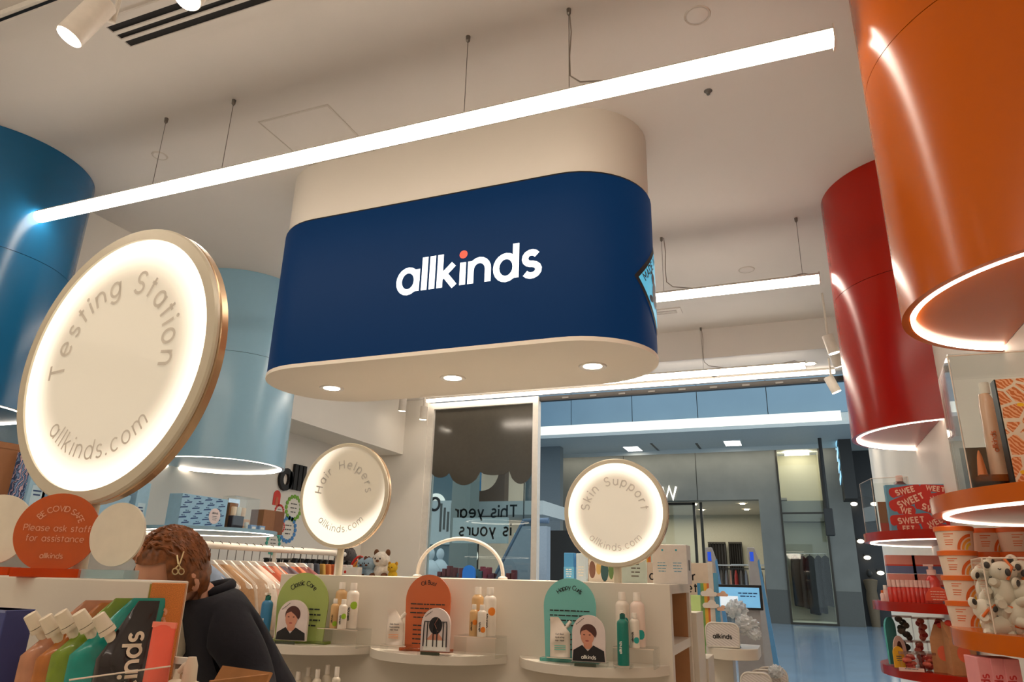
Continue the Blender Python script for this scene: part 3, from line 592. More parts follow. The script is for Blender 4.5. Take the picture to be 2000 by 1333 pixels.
# arched shop with lit shelves
ax0, ax1, az0, az1 = vpx(908, 992, 1010, 905, 18)
sh = thing('arched_shop', 'brown arched shop with lit shelves across the mall, seen through the window', 'shop', ((ax0 + ax1) / 2, 18, 0)); aw = (ax1 - ax0) / 2
M_br = mat('brown_arch', (116, 82, 60), .6)
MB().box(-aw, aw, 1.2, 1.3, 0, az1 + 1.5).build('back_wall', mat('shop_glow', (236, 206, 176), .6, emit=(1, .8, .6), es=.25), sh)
arch = [(aw, az0), (aw, az1), (-aw, az1), (-aw, az0), (-aw * .78, az0)] + [(aw * .78 * math.cos(k), az0 + .1 + (az1 - az0) * .62 * max(0, math.sin(k)) ** .6) for k in (PI - PI * i / 14 for i in range(15))] + [(aw * .78, az0)]
MB().prism(arch, 0, .3).build('arch', M_br, sh)
for i in range(3):
    s_ = boxo('shelf', M_br, (-aw * .8, aw * .8, .7, 1.2, az0 + .1 + i * .36, az0 + .14 + i * .36), sh)
    for j in range(9): boxo('item', mat('far_cloth_%d' % ((i + j * 2) % 8)), (-aw * .75 + j * aw * .18, -aw * .75 + j * aw * .18 + .1, .8, .95, az0 + .14 + i * .36, az0 + .26 + .06 * ((i * j) % 3) + i * .36), s_)
boxo('strip_light', emis('shop_strip', (1, .95, .85), 4), (-aw * .7, aw * .7, .5, .54, az1 - .62, az1 - .58), sh)
boxo('canopy', mat('mall_white', (196, 196, 190), .6), (-aw - .2, aw + 1.2, -.6, 1.3, az1, az1 + .35), sh)
wx0, wx1, wz0, wz1 = vpx(885, 990, 1062, 1012, 13)
struct(MB().box(wx0, wx1, 13, 13.08, wz0, wz1).build('wall_balustrade', mat('frosted_panel', (188, 194, 188), .5)))
lx0, lx1, lz0, lz1 = vpx(908, 930, 1105, 1063, 11)
t = thing('blue_standee', 'tall blue round-topped standee beyond the window', 'standee', ((lx0 + lx1) / 2, 11, 0)); h = (lx1 - lx0) / 2
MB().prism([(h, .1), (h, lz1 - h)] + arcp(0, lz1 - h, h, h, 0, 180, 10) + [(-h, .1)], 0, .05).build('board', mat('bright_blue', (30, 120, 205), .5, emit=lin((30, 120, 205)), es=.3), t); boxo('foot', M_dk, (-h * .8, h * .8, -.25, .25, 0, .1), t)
for i, px in enumerate((841, 860)):
    p = at(px, 1085, Y=12 + i); t = thing('white_mannequin', ('left', 'right')[i] + ' pale mannequin seen through the lower window', 'mannequin', (p.x, 12 + i, 0), group='pale mannequins')
    hz = p.z
    MB().tube([(0, 0, 0), (0, 0, .5), (0, 0, hz - .55), (0, 0, hz - .25), (0, 0, hz - .12), (0, 0, hz - .08)], [.1, .13, .14, .2, .1, .05], 12).build('body', mat('mannequin_white', (226, 230, 232), .5), t, smooth=60)
    MB().ell((0, 0, hz + .02), .075, .09, .11).build('head', mat('mannequin_white'), t, smooth=60)
p = at(1022, 1052, Y=14); t = thing('exit_sign', 'small green exit sign with running figure and arrow', 'sign', (p.x, 14, p.z))
boxo('panel', emis('exit_green', lin((10, 150, 110)), .8), (-.2, .2, -.02, .02, -.1, .1), t); boxo('hanger_rod', M_dk, (-.01, .01, -.01, .01, .1, 3.5), t)
MB().prism([(-.15, -.02), (-.04, -.02), (-.04, -.06), (.02, 0), (-.04, .06), (-.04, .02), (-.15, .02)], 0, .003, (Vector((0, -.021, 0)), EX, EZ)).build('arrow', M_wink, t)
MB().prism([(.08, -.07), (.11, -.07), (.13, 0), (.16, -.05), (.17, -.02), (.13, .05), (.07, .02)], 0, .003, (Vector((0, -.021, 0)), EX, EZ)).ell((.12, -.022, .075), .018, .004, .018).build('figure', M_wink, t)
e0, e1 = at(1028, 1030, Y=12), at(975, 1122, Y=12)
t = thing('escalator', 'pale sloping side of an escalator beyond the window', 'escalator', (e1.x, 12, 0))
w_ = e0.x - e1.x
MB().prism([(0, 0), (0, e1.z - .1), (w_, e0.z), (w_ + .45, e0.z), (w_ + .45, 0)], 0, .2).build('side_panel', mat('escalator_pale', (150, 156, 162), .4), t)
MB().tube([(0, -.1, e1.z), (w_, -.1, e0.z + .1), (w_ + .45, -.1, e0.z + .1)], .05, 8).build('handrail', mat('escalator_rail', (96, 112, 132), .4), t)
p = at(905, 1090, Y=20); t = thing('lit_shop_name', 'row of glowing letters on a shop far beyond the window', 'sign', (at(955, 1095, Y=20).x, 20, at(955, 1098, Y=20).z))
text(t, 'lettering', 'sob dop', .32, .3, emis('lit_letter'), (Vector((.2, -.06, 0)), -EX, EZ)); boxo('board', M_dk, (-2.8, 3, 0, .1, -t.location.z, .9), t)
for i, (px, py, c) in enumerate(((870, 1115, (120, 40, 40)), (890, 1118, (60, 80, 90)), (912, 1120, (80, 110, 110)), (935, 1116, (170, 60, 70)), (950, 1120, (120, 50, 60)), (965, 1118, (90, 60, 60)), (995, 1124, (60, 70, 70)))):
    p = at(px, py, Y=(11.5, 12.6, 11.4, 12.5, 11.3, 12.3, 11.2)[i]); t = thing('merchandise_stand', ['first', 'second', 'third', 'fourth', 'fifth', 'sixth', 'seventh'][i] + ' low stand of goods from the left beyond the window', 'stand', (p.x, p.y, 0), group='stands beyond the window')
    boxo('plinth', M_dk, (-.16, .16, -.15, .15, 0, p.z - .1), t, bevel=.01); [MB().box(-.13 + .09 * q, -.06 + .09 * q, -.06, .06, p.z - .1, p.z - .02 + .05 * ((q + i) % 3)).build('goods', mat('goods_%d' % ((i + q) % 7), c, .6), t, bevel=.01) for q in range(3)]
# ================================================================== left foreground: panel, acrylic signs, pouches
def ppm(P): return (P[0] * CAMR[2][0] + P[1] * CAMR[2][1] + (P[2] - CZ) * CAMR[2][2]) / FPX     # metres per photo pixel at a point
M_org = mat('orange_acrylic', (196, 84, 22), .25, coat=.2); M_orgc = glassmat('orange_base', (.9, .28, .04), 1.4, body=.55, bodycol=(226, 78, 10)); M_cream2 = mat('cream_acrylic', (226, 216, 196), .3)
g = thing('display_unit', 'white laminate display panel in the left foreground, signs on top', 'fixture', (0, 0, 0))
boxo('panel', M_lam, (-2.6, -1.082, 1.0, 1.09, 0, 1.376), g, bevel=.003); boxo('product_ledge', M_lam, (-1.9, -.72, .62, .999, 1.07, 1.10), g, bevel=.003); boxo('ledge_support', M_lam, (-1.8, -.8, .75, .99, 0, 1.07), g)
def disc_sign(label, pc, rpx, Y, m, mb, words=None, yaw=46):
    c = at(*pc, Y=Y); r_ = rpx * ppm(c); z0 = 1.376
    t = thing('round_sign', label, 'sign', (c.x, Y, z0), math.radians(yaw), group='round acrylic counter signs'); zc = c.z - z0
    pts = [(r_ * math.cos(a), zc + r_ * math.sin(a)) for a in (2 * PI * i / 64 for i in range(64))]; pts = [(a, max(.012, b)) for a, b in pts]
    MB().prism(pts, -.003, .003).build('disc', m, t, smooth=30); MB().box(-r_ * .78, r_ * .78, -.022, .022, 0, .0165).build('base', mb, t, bevel=.001)
    if words:
        fr = (Vector((0, -.0035, zc)), EX, EZ)
        text(t, 'arched_lettering', words[0], r_ * .095, .22, M_pk, fr, arc=(r_ * .54, 86, 118, False))
        text(t, 'message_lettering', words[1], r_ * .106, .18, M_pk, (Vector((0, -.0035, zc + r_ * .02)), EX, EZ)); text(t, 'message_lettering', words[2], r_ * .106, .18, M_pk, (Vector((0, -.0035, zc - r_ * .24)), EX, EZ))
        text(t, 'logo_lettering', 'allkinds', r_ * .085, .26, M_pk, (Vector((0, -.0035, zc - r_ * .66)), EX, EZ), track=-.06)
    return t
M_pk = mat('peach_ink', (232, 166, 128), .6)
disc_sign('orange round acrylic sign reading Be Covid Safe, Please ask staff for assistance', (112, 1040), 74, 1.025, M_org, M_orgc, ('BE COVID SAFE', 'Please ask staff', 'for assistance'), 36)
disc_sign('blank cream round sign on orange base, cut by the left picture edge', (-6, 1034), 66, 1.06, M_cream2, M_orgc, None, 25)
disc_sign('blank cream round sign on clear base beside the crouching person', (230, 1044), 60, 1.07, M_cream2, glassmat('ice_base', (.8, .92, .95), 1.45, body=.35, bodycol=(190, 215, 220)), None, 10)
# spouted refill pouches
M_cap = mat('ivory_cap', (228, 214, 190), .4)
def pouch_fn(w, h, th):
    def half(v):                       # left and right edge at height fraction v
        l = -w / 2 if v < .6 else -w / 2 + (v - .6) / .4 * w * .6
        return l, w / 2
    def y(x, z):
        v = max(0, min(1, z / h)); l, r_ = half(v); c = (l + r_) / 2; u = (x - c) / ((r_ - l) / 2) if r_ > l else 0; u = max(-1, min(1, u))
        return -th * math.sqrt(max(0, 1 - u * u)) * (1 - v ** 2.2) * (1 - .12 * math.sin(v * 21 + x * 90)) - .0012 + .004 * math.sin(v * 9 + x * 40)
    return half, y
def pouch(label, capP, rz, m, w=.13, h=.205, th=.024, capm=None, name='refill_pouch', group='refill pouches', scale=1):
    w *= scale; h *= scale; th *= scale; cl = Vector((-w * .33, 0, h * .76)); ct = cl + Vector((-.6, 0, .8)) * .036 * scale
    R = Matrix.Rotation(rz, 3, 'Z'); loc = Vector(capP) - R @ ct
    t = thing(name, label, 'pouch', loc, rz, group); half, y = pouch_fn(w, h, th); mb = MB(); nu, nv = 12, 20; vs = []
    for side in (0, 1):
        for j in range(nv + 1):
            v = j / nv; l, r_ = half(v)
            for i in range(nu + 1):
                x = l + (r_ - l) * i / nu; yy = y(x, v * h); yb = .004 * math.sin(v * 9 + x * 40); vs.append((x, yy if not side else 2 * yb - yy, v * h))
    k = (nu + 1) * (nv + 1)
    fs = [(j * (nu + 1) + i, j * (nu + 1) + i + 1, (j + 1) * (nu + 1) + i + 1, (j + 1) * (nu + 1) + i) for j in range(nv) for i in range(nu)]
    fs += [tuple(k + q for q in reversed(f_)) for f_ in fs]
    fs += [(j * (nu + 1), (j + 1) * (nu + 1), k + (j + 1) * (nu + 1), k + j * (nu + 1)) for j in range(nv)] + [(j * (nu + 1) + nu, k + j * (nu + 1) + nu, k + (j + 1) * (nu + 1) + nu, (j + 1) * (nu + 1) + nu) for j in range(nv)]
    mb.add(vs, fs); body = mb.build('bag', m, t, smooth=70)
    d_ = Vector((-.6, 0, .8)); s_ = scale
    MB().tube([cl - d_ * .012 * s_, cl + d_ * .008 * s_], .008 * s_, 14).build('spout', capm or M_cap, t, smooth=40)
    c_ = MB().tube([cl + d_ * .004 * s_, cl + d_ * .011 * s_], .0122 * s_, 18).build('collar', capm or M_cap, t, smooth=40)
    MB().tube([cl + d_ * .012 * s_, cl + d_ * .035 * s_, cl + d_ * .036 * s_], [.0115 * s_, .0098 * s_, .0085 * s_], 18).build('cap', capm or M_cap, t, smooth=40)
    return t, y, w, h
PC = [((58, 1200), (186, 128, 96), 'tan and pink refill pouch, leftmost of the row'), ((88, 1205), (176, 104, 40), 'amber refill pouch second from the left of the row'), ((118, 1196), (118, 142, 34), 'green refill pouch in the middle of the row'), ((153, 1196), (0, 140, 128), 'teal refill pouch fourth in the row'), ((191, 1202), (34, 24, 26), 'black refill pouch with large white lettering, right end of the row')]
for i, (pc, c, lb) in enumerate(PC):
    P = at(*pc, Y=.84)
    t, yf, w_, h_ = pouch(lb, P, math.radians(62 if i < 4 else 56), mat('pouch_%d' % i, c, .22, coat=.4, var=.12, scale=40, bump=.15), w=.125 if i < 4 else .074)
    if i in (3, 4):
        L = mat('pouch_ink', (226, 208, 184), .5)
        text(t, 'logo_lettering', 'allkinds', .0180 if i == 4 else .011, .27, L, (Vector(), EX, EZ), mp=lambda a, b: Vector((.020 - b, yf(.020 - b, .102 + a) - .0035, .102 + a)), track=-.05)
    if i >= 2: bars(t, 'small_print', mat('pouch_ink', (226, 208, 184), .5), (Vector((-.02, -.030, .05)), EX, EZ), 3, .06, .009, .003, i)
    if i == 2: boxo('label_tick', mat('pouch_ink'), (-.03, 0, -.028, -.027, .12, .123), t)
# violet-blue carton at the very left, glitter carton, coral tube
p = at(36, 1192, Y=.86)
t = thing('blue_carton', 'matt violet-blue carton cut by the left picture edge', 'carton', (p.x, .86, 1.10)); boxo('body', mat('violet_card', (62, 70, 128), .5), (-.13, 0, -.02, .03, 0, p.z - 1.10), t, bevel=.002); boxo('lid_edge', mat('violet_edge', (120, 128, 168), .5), (-.129, -.001, -.0205, .0305, p.z - 1.104, p.z - 1.10), t)
p, p2 = at(297, 1139, Y=.93), at(357, 1137, Y=.93)
t = thing('glitter_carton', 'tall orange glitter carton at the end of the white panel', 'carton', (p.x, .93, 1.10), math.radians(40)); W_, H_ = .052, p.z - 1.10
M_glit = mat('orange_glitter', (214, 128, 60), .35, var=.3, scale=900, metal=.25)
boxo('body', M_glit, (0, W_, 0, .03, 0, H_), t, bevel=.001); boxo('side_flap', mat('olive_card', (150, 132, 40), .4), (-.0025, 0, .001, .029, 0, H_ - .002), t)
text(t, 'logo_lettering', 'allkinds', .014, .26, mat('peach_ink'), (Vector((W_ * .56, 0, H_ - .085)), EZ, -EX), track=-.05)
p, p2 = at(300, 1216, Y=.86), at(346, 1214, Y=.86)
t = thing('coral_tube', 'coral pink squeeze tube with lettering in front of the glitter carton', 'tube', ((p.x + p2.x) / 2, .86, 1.10)); H_ = p.z - 1.10; hw = (p2.x - p.x) / 2; mb = MB(); vs = []
for j in range(13):
    v = j / 12; a = hw * (.86 + .14 * v); b = .019 * (1 - v ** 1.5) + .0012
    vs += [(a * math.cos(2 * PI * i / 28), b * math.sin(2 * PI * i / 28), .022 + (H_ - .022) * v) for i in range(28)]
mb.add(vs, [(j * 28 + i, j * 28 + (i + 1) % 28, (j + 1) * 28 + (i + 1) % 28, (j + 1) * 28 + i) for j in range(12) for i in range(28)] + [tuple(range(12 * 28, 13 * 28))])
mb.build('body', mat('coral_plastic', (238, 92, 66), .3, coat=.3), t, smooth=60); MB().lathe([(0, 0), (.018, 0), (.0185, .022), (0, .022)], 24).build('cap', mat('coral_cap', (226, 92, 60), .35), t, smooth=40)
boxo('crimp', mat('coral_crimp', (244, 132, 108), .4), (-hw, hw, -.0016, .0016, H_ - .007, H_ + .001), t)
text(t, 'logo_lettering', 'allkinds', .0085, .24, mat('peach_ink2', (250, 180, 150), .5), (Vector((.008, -.0125, H_ * .52)), EZ, -EX), mp=lambda a, b: Vector((.008 - b, -.0205 * (1 - ((.022 + a + H_ * .5) / H_) ** 1.5) - .002, H_ * .52 + a)))
p1_, p2_ = at(135, 1329, Y=.745), at(333, 1302, Y=.86)
t = thing('acrylic_lip', 'clear acrylic guard edge in front of the refill pouches', 'guard', (p1_.x, p1_.y, 1.10)); dv = Vector((p2_.x - p1_.x, p2_.y - p1_.y, 0)); z1_, z2_ = p1_.z - 1.10, p2_.z - 1.10; u_ = dv.normalized()
MB().prism([(0, 0), (dv.length, 0), (dv.length, z2_), (0, z1_)], 0, .003, (Vector(), u_, EZ)).build('plate', M_acr, t); MB().tube([(0, 0, z1_), (dv.x, dv.y, z2_)], .0012, 6).build('polished_edge', mat('acrylic_edge', (232, 214, 196), .3), t)
p = at(376, 1284, Y=.92)
t = thing('pump_bottle', 'white pump bottle with rounded head at the bottom of the picture', 'bottle', (p.x, .92, 1.10)); H_ = p.z - 1.10
MB().lathe([(0, 0), (.024, 0), (.025, .004), (.025, H_ - .075), (.017, H_ - .058), (0, H_ - .058)], 24).build('body', M_wink, t, smooth=50); MB().lathe([(0, H_ - .058), (.0165, H_ - .058), (.0165, H_ - .036), (.011, H_ - .034), (.010, H_ - .012), (.006, H_), (0, H_)], 20).build('pump_head', M_cap, t, smooth=50); MB().tube([(0, 0, H_ - .01), (-.012, 0, H_ - .014), (-.022, 0, H_ - .022)], [.006, .006, .004], 8).build('nozzle', M_cap, t, smooth=60)
p = at(347, 1308, Y=.95)
t = thing('small_dropper', 'small white capped bottle beside the pump bottle', 'bottle', (p.x, .95, 1.10)); H_ = p.z - 1.10
MB().lathe([(0, 0), (.016, 0), (.017, H_ - .04), (.010, H_ - .03), (0, H_ - .03)], 18).build('body', M_wink, t, smooth=50); MB().lathe([(.010, H_ - .03), (.014, H_ - .03), (.014, H_ - .018), (.005, H_ - .014), (.004, H_), (0, H_)], 16).build('cap', M_cap, t, smooth=50)
p = at(338, 1286, Y=.96); t = thing('clear_sachet', 'clear crinkled plastic sachet behind the coral tube', 'sachet', (p.x, .975, 1.10)); H_ = p.z - 1.10
mb = MB(); vs = [(-.025 + .05 * i / 6, .004 * math.sin(i * 2 + j), H_ * j / 8) for j in range(9) for i in range(7)]; mb.add(vs, [(j * 7 + i, j * 7 + i + 1, (j + 1) * 7 + i + 1, (j + 1) * 7 + i) for j in range(8) for i in range(6)]); mb.build('film', glassmat('sachet_film', (.9, .9, .88), 1.5, body=.35, bodycol=(210, 205, 195)), t, smooth=60); boxo('seal', M_wink, (-.025, .025, -.004, .004, H_ - .01, H_), t)
# ================================================================== people
def add_skin_layer(me):
    import bmesh
    bm = bmesh.new(); bm.from_mesh(me); bm.verts.layers.skin.verify(); bm.to_mesh(me); bm.free()
def skin(name, m, parent, J, E, root, sub=2):
    keys = list(J); idx = {k: i for i, k in enumerate(keys)}
    me = bpy.data.meshes.new(name); me.from_pydata([J[k][0] for k in keys], [(idx[a], idx[b]) for a, b in E], []); me.materials.append(m); add_skin_layer(me)
    o = bpy.data.objects.new(name, me); COL.objects.link(o); o.parent = parent
    sv = me.skin_vertices[0].data
    for k in keys:
        r_ = J[k][1]; sv[idx[k]].radius = r_ if isinstance(r_, tuple) else (r_, r_); sv[idx[k]].use_root = (k == root)
    o.modifiers.new('skin', 'SKIN').use_smooth_shade = True
    s_ = o.modifiers.new('subsurf', 'SUBSURF'); s_.levels = sub; s_.render_levels = sub
    return o
def head_parts(parent, C, f, upv, skinm, hairm, seed=3, longhair=0, hs=1.0, part_m=None):
    """head with face, ears and hair. f = where the face points, upv = crown"""
    f = Vector(f).normalized(); sd = Vector(upv).cross(f).normalized() * -1; up = sd.cross(f).normalized(); R = Matrix((sd, f, up)).transposed(); C = Vector(C); rnd = random.Random(seed)
    if up.dot(Vector(upv)) < 0: up = -up; R = Matrix((sd, f, up)).transposed()
    def shape(q):
        k = 1.0
        if q.z < -.2: k *= 1 - .22 * (abs(q.z) - .2) * (1 if q.y > 0 else .6)
        return k
    mb = MB().ell(C, .076 * hs, .095 * hs, .115 * hs, 24, 18, R, shape)
    W = lambda x, y, z: C + R @ Vector((x * hs, y * hs, z * hs))
    mb.ell(W(0, .098, -.018), .012, .016, .024, 10, 8, R).ell(W(.079, -.005, -.012), .010, .018, .030, 10, 8, R).ell(W(-.079, -.005, -.012), .010, .018, .030, 10, 8, R)
    head = mb.build('head', skinm, parent, smooth=70)
    for s_ in (-1, 1):
        MB().ell(W(s_ * .030, .083, .008), .013, .006, .007, 10, 6, R).build('eye', M_wink, head, smooth=60)
        MB().tube([W(s_ * .016, .094, .026), W(s_ * .032, .090, .031), W(s_ * .047, .078, .026)], .004, 6).build('eyebrow', hairm, head)
    MB().tube([W(-.022, .082, -.058), W(0, .090, -.056), W(.022, .082, -.058)], [.003, .006, .003], 8).build('mouth', mat('lip', (170, 84, 76), .5), head, smooth=60)
    # hair cap: shell over crown and back, then wavy locks
    hb = MB(); nu, nv = 40, 26; vs = []; keep = []
    hw = lambda q: 1.0 + .035 * math.sin(14 * math.atan2(q.x, q.y) + 9 * q.z) + .02 * math.sin(23 * q.x + 17 * q.z)
    for i in range(nv + 1):
        th = PI * i / nv
        for j in range(nu):
            ph = 2 * PI * j / nu; q = Vector((math.sin(th) * math.cos(ph), math.sin(th) * math.sin(ph), math.cos(th))); k = hw(q) * (1.10 if q.y < .3 else 1.06)
            vs.append(W(q.x * .078 * k, q.y * .097 * k, q.z * .117 * k)); keep.append(not (q.y > .28 and q.z < .52 and abs(q.x) < .70) and q.z > (-.75 if q.y < -.1 else -.35))
    hb.add(vs, [(i * nu + j, (i + 1) * nu + j, (i + 1) * nu + (j + 1) % nu, i * nu + (j + 1) % nu) for i in range(nv) for j in range(nu) if all(keep[a] for a in (i * nu + j, (i + 1) * nu + j, (i + 1) * nu + (j + 1) % nu, i * nu + (j + 1) % nu))])
    for n_ in range(170):
        a = rnd.uniform(-1, 1); s_ = 1 if a > 0 else -1; pts = []; st = abs(a)
        y0 = rnd.uniform(-.9, .55); ln_ = rnd.uniform(.7, 1.5) + longhair
        for k in range(9):
            q = k / 8 * ln_; an = .06 + q                                  # from the parting down the side
            y = max(-.93, y0 - .35 * q) + .03 * math.sin(k * 2.1 + n_); rr = math.sqrt(max(.05, 1 - min(.95, y * y)))
            if q < 1.5: x, z = s_ * rr * math.sin(an), rr * math.cos(an)
            else: x, z = s_ * rr * math.sin(1.56), rr * math.cos(1.56) - (q - 1.5) * 1.2
            if y > .15 and z < .35 and abs(x) < .74: break
            kk = 1.09 + .03 * math.sin(k * 2.6 + n_ * 1.7)
            pts.append(W(x * .078 * kk, y * .099 * kk, z * .118 * kk))
        if len(pts) > 2: hb.tube(pts, [.0045 * hs] * (len(pts) - 1) + [.0015], 5)
    hair = hb.build('hair', hairm, parent, smooth=60)
    if part_m: MB().tube([W(.012, .095 * math.cos(a) * 1.08, .117 * math.sin(a) * 1.075) for a in (.62, .8, 1.0, 1.2, 1.4, 1.6)], [.0035, .005, .005, .0045, .004, .002], 8).build('hair_parting', part_m, hair, smooth=60)
    return head, hair, W, R
M_skin = mat('skin', (222, 166, 136), .5, sub=.1, var=.03); M_hair = mat('auburn_hair', (134, 80, 42), .34, var=.45, scale=55); M_navyc = mat('navy_cloth', (26, 27, 38), .85, var=.1, scale=80, bump=.1); M_tee = mat('cream_tee', (214, 204, 180), .8)
def fingers(J, E, wk, W_, dirv, across, n=5, s=1.0):
    """palm and five bent fingers in the same skin graph, rooted at the wrist"""
    dirv = Vector(dirv).normalized(); across = Vector(across).normalized(); dn = dirv.cross(across).normalized()
    J[wk + 'palm'] = (W_ + dirv * .055 * s, (.026 * s, .016 * s)); E.append((wk, wk + 'palm'))
    for i in range(4):
        o = across * (.027 - .018 * i) * s; L = (.038, .044, .041, .032)[i] * s; b = W_ + dirv * .088 * s + o; k = wk + 'f%d' % i
        J[k + 'a'] = (b, .0095 * s); J[k + 'b'] = (b + dirv * L + dn * .008 * s, .0085 * s); J[k + 'c'] = (b + dirv * (L + .02 * s) + dn * .032 * s, .0075 * s)
        E += [(wk + 'palm', k + 'a'), (k + 'a', k + 'b'), (k + 'b', k + 'c')]
    b = W_ + dirv * .035 * s + across * .035 * s
    J[wk + 'ta'] = (b, .011 * s); J[wk + 'tb'] = (b + dirv * .03 * s + across * .022 * s + dn * .01 * s, .0095 * s); J[wk + 'tc'] = (b + dirv * .055 * s + across * .02 * s + dn * .025 * s, .008 * s)
    E += [(wk + 'palm', wk + 'ta'), (wk + 'ta', wk + 'tb'), (wk + 'tb', wk + 'tc')]
per = thing('person', 'person with auburn wavy hair in a navy jacket bent over an open cardboard box', 'person', (0, 0, 0))
Hc = at(334, 1122, Y=1.62); hv = Vector((-.42, -.91, 0)); lf = Vector((.91, -.42, 0))
NB = Vector((-1.655, 1.735, 1.285)); LS = NB + lf * .155 + Vector((0, 0, -.03)); RS = NB - lf * .155 + Vector((0, 0, -.035))
HP = Vector((-1.50, 1.98, .90)); LE = at(500, 1318, Y=1.72); LE = Vector((LE.x, 1.72, LE.z - .03)); RE = RS + Vector((-.05, -.02, -.27)); LW_ = Vector((-1.22, 1.52, 1.02)); RW_ = Vector((-1.44, 1.38, 1.00))
J = {'hip': (HP, (.13, .10)), 'waist': ((HP * .6 + NB * .4), (.12, .09)), 'chest': ((HP * .2 + NB * .8), (.10, .07)), 'neck': (NB + Vector((-.01, -.02, .03)), .052), 'skull': (Hc + Vector((.03, .07, -.03)), .06),
     'ls': (LS, .055), 'le': (LE, .042), 'lw': (LW_, .028), 'rs': (RS, .055), 're': (RE, .042), 'rw': (RW_, .028)}
E_ = [('hip', 'waist'), ('waist', 'chest'), ('chest', 'neck'), ('neck', 'skull'), ('chest', 'ls'), ('ls', 'le'), ('le', 'lw'), ('chest', 'rs'), ('rs', 're'), ('re', 'rw')]
for s_, k in ((1, 'l'), (-1, 'r')):
    hj = HP + lf * .09 * s_ + Vector((0, 0, -.05)); kn = hj + Vector((-.01, -.05, -.38)); an = kn + Vector((.02, .08, -.37))
    J[k + 'th'] = (hj, .085); J[k + 'kn'] = (kn, .058); J[k + 'an'] = (Vector((an.x, an.y, .09)), .038); J[k + 'ft'] = (Vector((an.x, an.y, .035)) + hv * .16, .032)
    E_ += [('hip', k + 'th'), (k + 'th', k + 'kn'), (k + 'kn', k + 'an'), (k + 'an', k + 'ft')]
fingers(J, E_, 'lw', LW_, (-.5, -.6, -.25), (.6, -.5, .3)); fingers(J, E_, 'rw', RW_, (.6, -.3, -.2), (.3, .6, .5))
skin('body', M_skin, per, J, E_, 'hip')
jk = {'hip': (HP + Vector((0, 0, .02)), (.155, .125)), 'waist': ((HP * .6 + NB * .4), (.15, .12)), 'chest': ((HP * .22 + NB * .78), (.155, .115)), 'yoke': (NB + Vector((.0, .02, .035)), (.088, .078)),
      'ls': (LS, .075), 'lu': (LS * .5 + LE * .5 + Vector((.015, 0, .01)), .068), 'le': (LE, .064), 'lw': (LW_, .046), 'rs': (RS, .075), 're': (RE, .064), 'rw': (RW_, .046)}
skin('jacket', M_navyc, per, jk, [('hip', 'waist'), ('waist', 'chest'), ('chest', 'yoke'), ('chest', 'ls'), ('ls', 'lu'), ('lu', 'le'), ('le', 'lw'), ('chest', 'rs'), ('rs', 're'), ('re', 'rw')], 'chest')
tj = {k: (v[0], v[1] + .018 if not isinstance(v[1], tuple) else (v[1][0] + .018, v[1][1] + .018)) for k, v in J.items() if k in ('hip', 'lth', 'lkn', 'lan', 'rth', 'rkn', 'ran')}
skin('trousers', mat('dark_trousers', (34, 34, 40), .85), per, tj, [('hip', 'lth'), ('lth', 'lkn'), ('lkn', 'lan'), ('hip', 'rth'), ('rth', 'rkn'), ('rkn', 'ran')], 'hip')
for s_ in (1, -1): MB().ell(Vector((J[('l' if s_ > 0 else 'r') + 'ft'][0])) - hv * .05 + Vector((0, 0, .01)), .05, .13, .045, 14, 8, Matrix.Rotation(math.atan2(hv.y, hv.x) - PI / 2, 3, 'Z')).build('shoe', M_dark, per, smooth=60)
# collar and shirt front
cpts = [NB + Vector((0, .015, .052)) + lf * .066 * math.cos(a) + hv * .058 * math.sin(a) - Vector((0, 0, .02)) * math.sin(a) for a in (PI * .42 + 2 * PI * i / 20 * .86 for i in range(1, 21))]
MB().tube(cpts, [.008] + [.016] * (len(cpts) - 2) + [.008], 8).build('collar', M_navyc, per, smooth=60)
MB().ell(NB + hv * .075 + Vector((0, 0, -.065)) + lf * .012, .055, .045, .085, 14, 10, Matrix.Rotation(math.atan2(hv.y, hv.x) - PI / 2, 3, 'Z')).build('shirt_front', M_tee, per, smooth=60)
fd = Vector((-.10, -.86, -.46)).normalized(); upd = Vector((.10, -.44, .88)).normalized()
head, hair, HW, HR = head_parts(per, Hc, fd, upd, M_skin, M_hair, 3, hs=1.06, part_m=mat('parting_skin', (206, 150, 120), .6))
# pale scissor-shaped hair clip
def onhead(px, py, lift=.0):
    q = ray(px, py).normalized(); o = Vector((0, 0, CZ)); c = Hc; b = q.dot(o - c); disc = b * b - ((o - c).length_squared - .106 ** 2); k = -b - math.sqrt(max(0, disc)); return o + q * (k - lift)
M_gold = mat('pale_gold', (214, 196, 150), .3, metal=.5); clipo = thing('hair_clip', 'pale gold scissor-shaped clip in the person\'s hair', 'hair clip', (0, 0, 0))
MB().tube([onhead(359, 1078, .012), onhead(351, 1102, .012), onhead(342, 1112, .012)], .0022, 6).build('blade', M_gold, clipo); MB().tube([onhead(346, 1085, .012), onhead(348, 1102, .014), onhead(354, 1112, .012)], .0022, 6).build('blade', M_gold, clipo)
for cx_, cy_ in ((342, 1117), (354, 1117)): MB().tube([onhead(cx_ + 5.5 * math.cos(a), cy_ + 6 * math.sin(a), .012) for a in (2 * PI * i / 12 for i in range(12))], .0018, 6, True).build('finger_loop', M_gold, clipo)
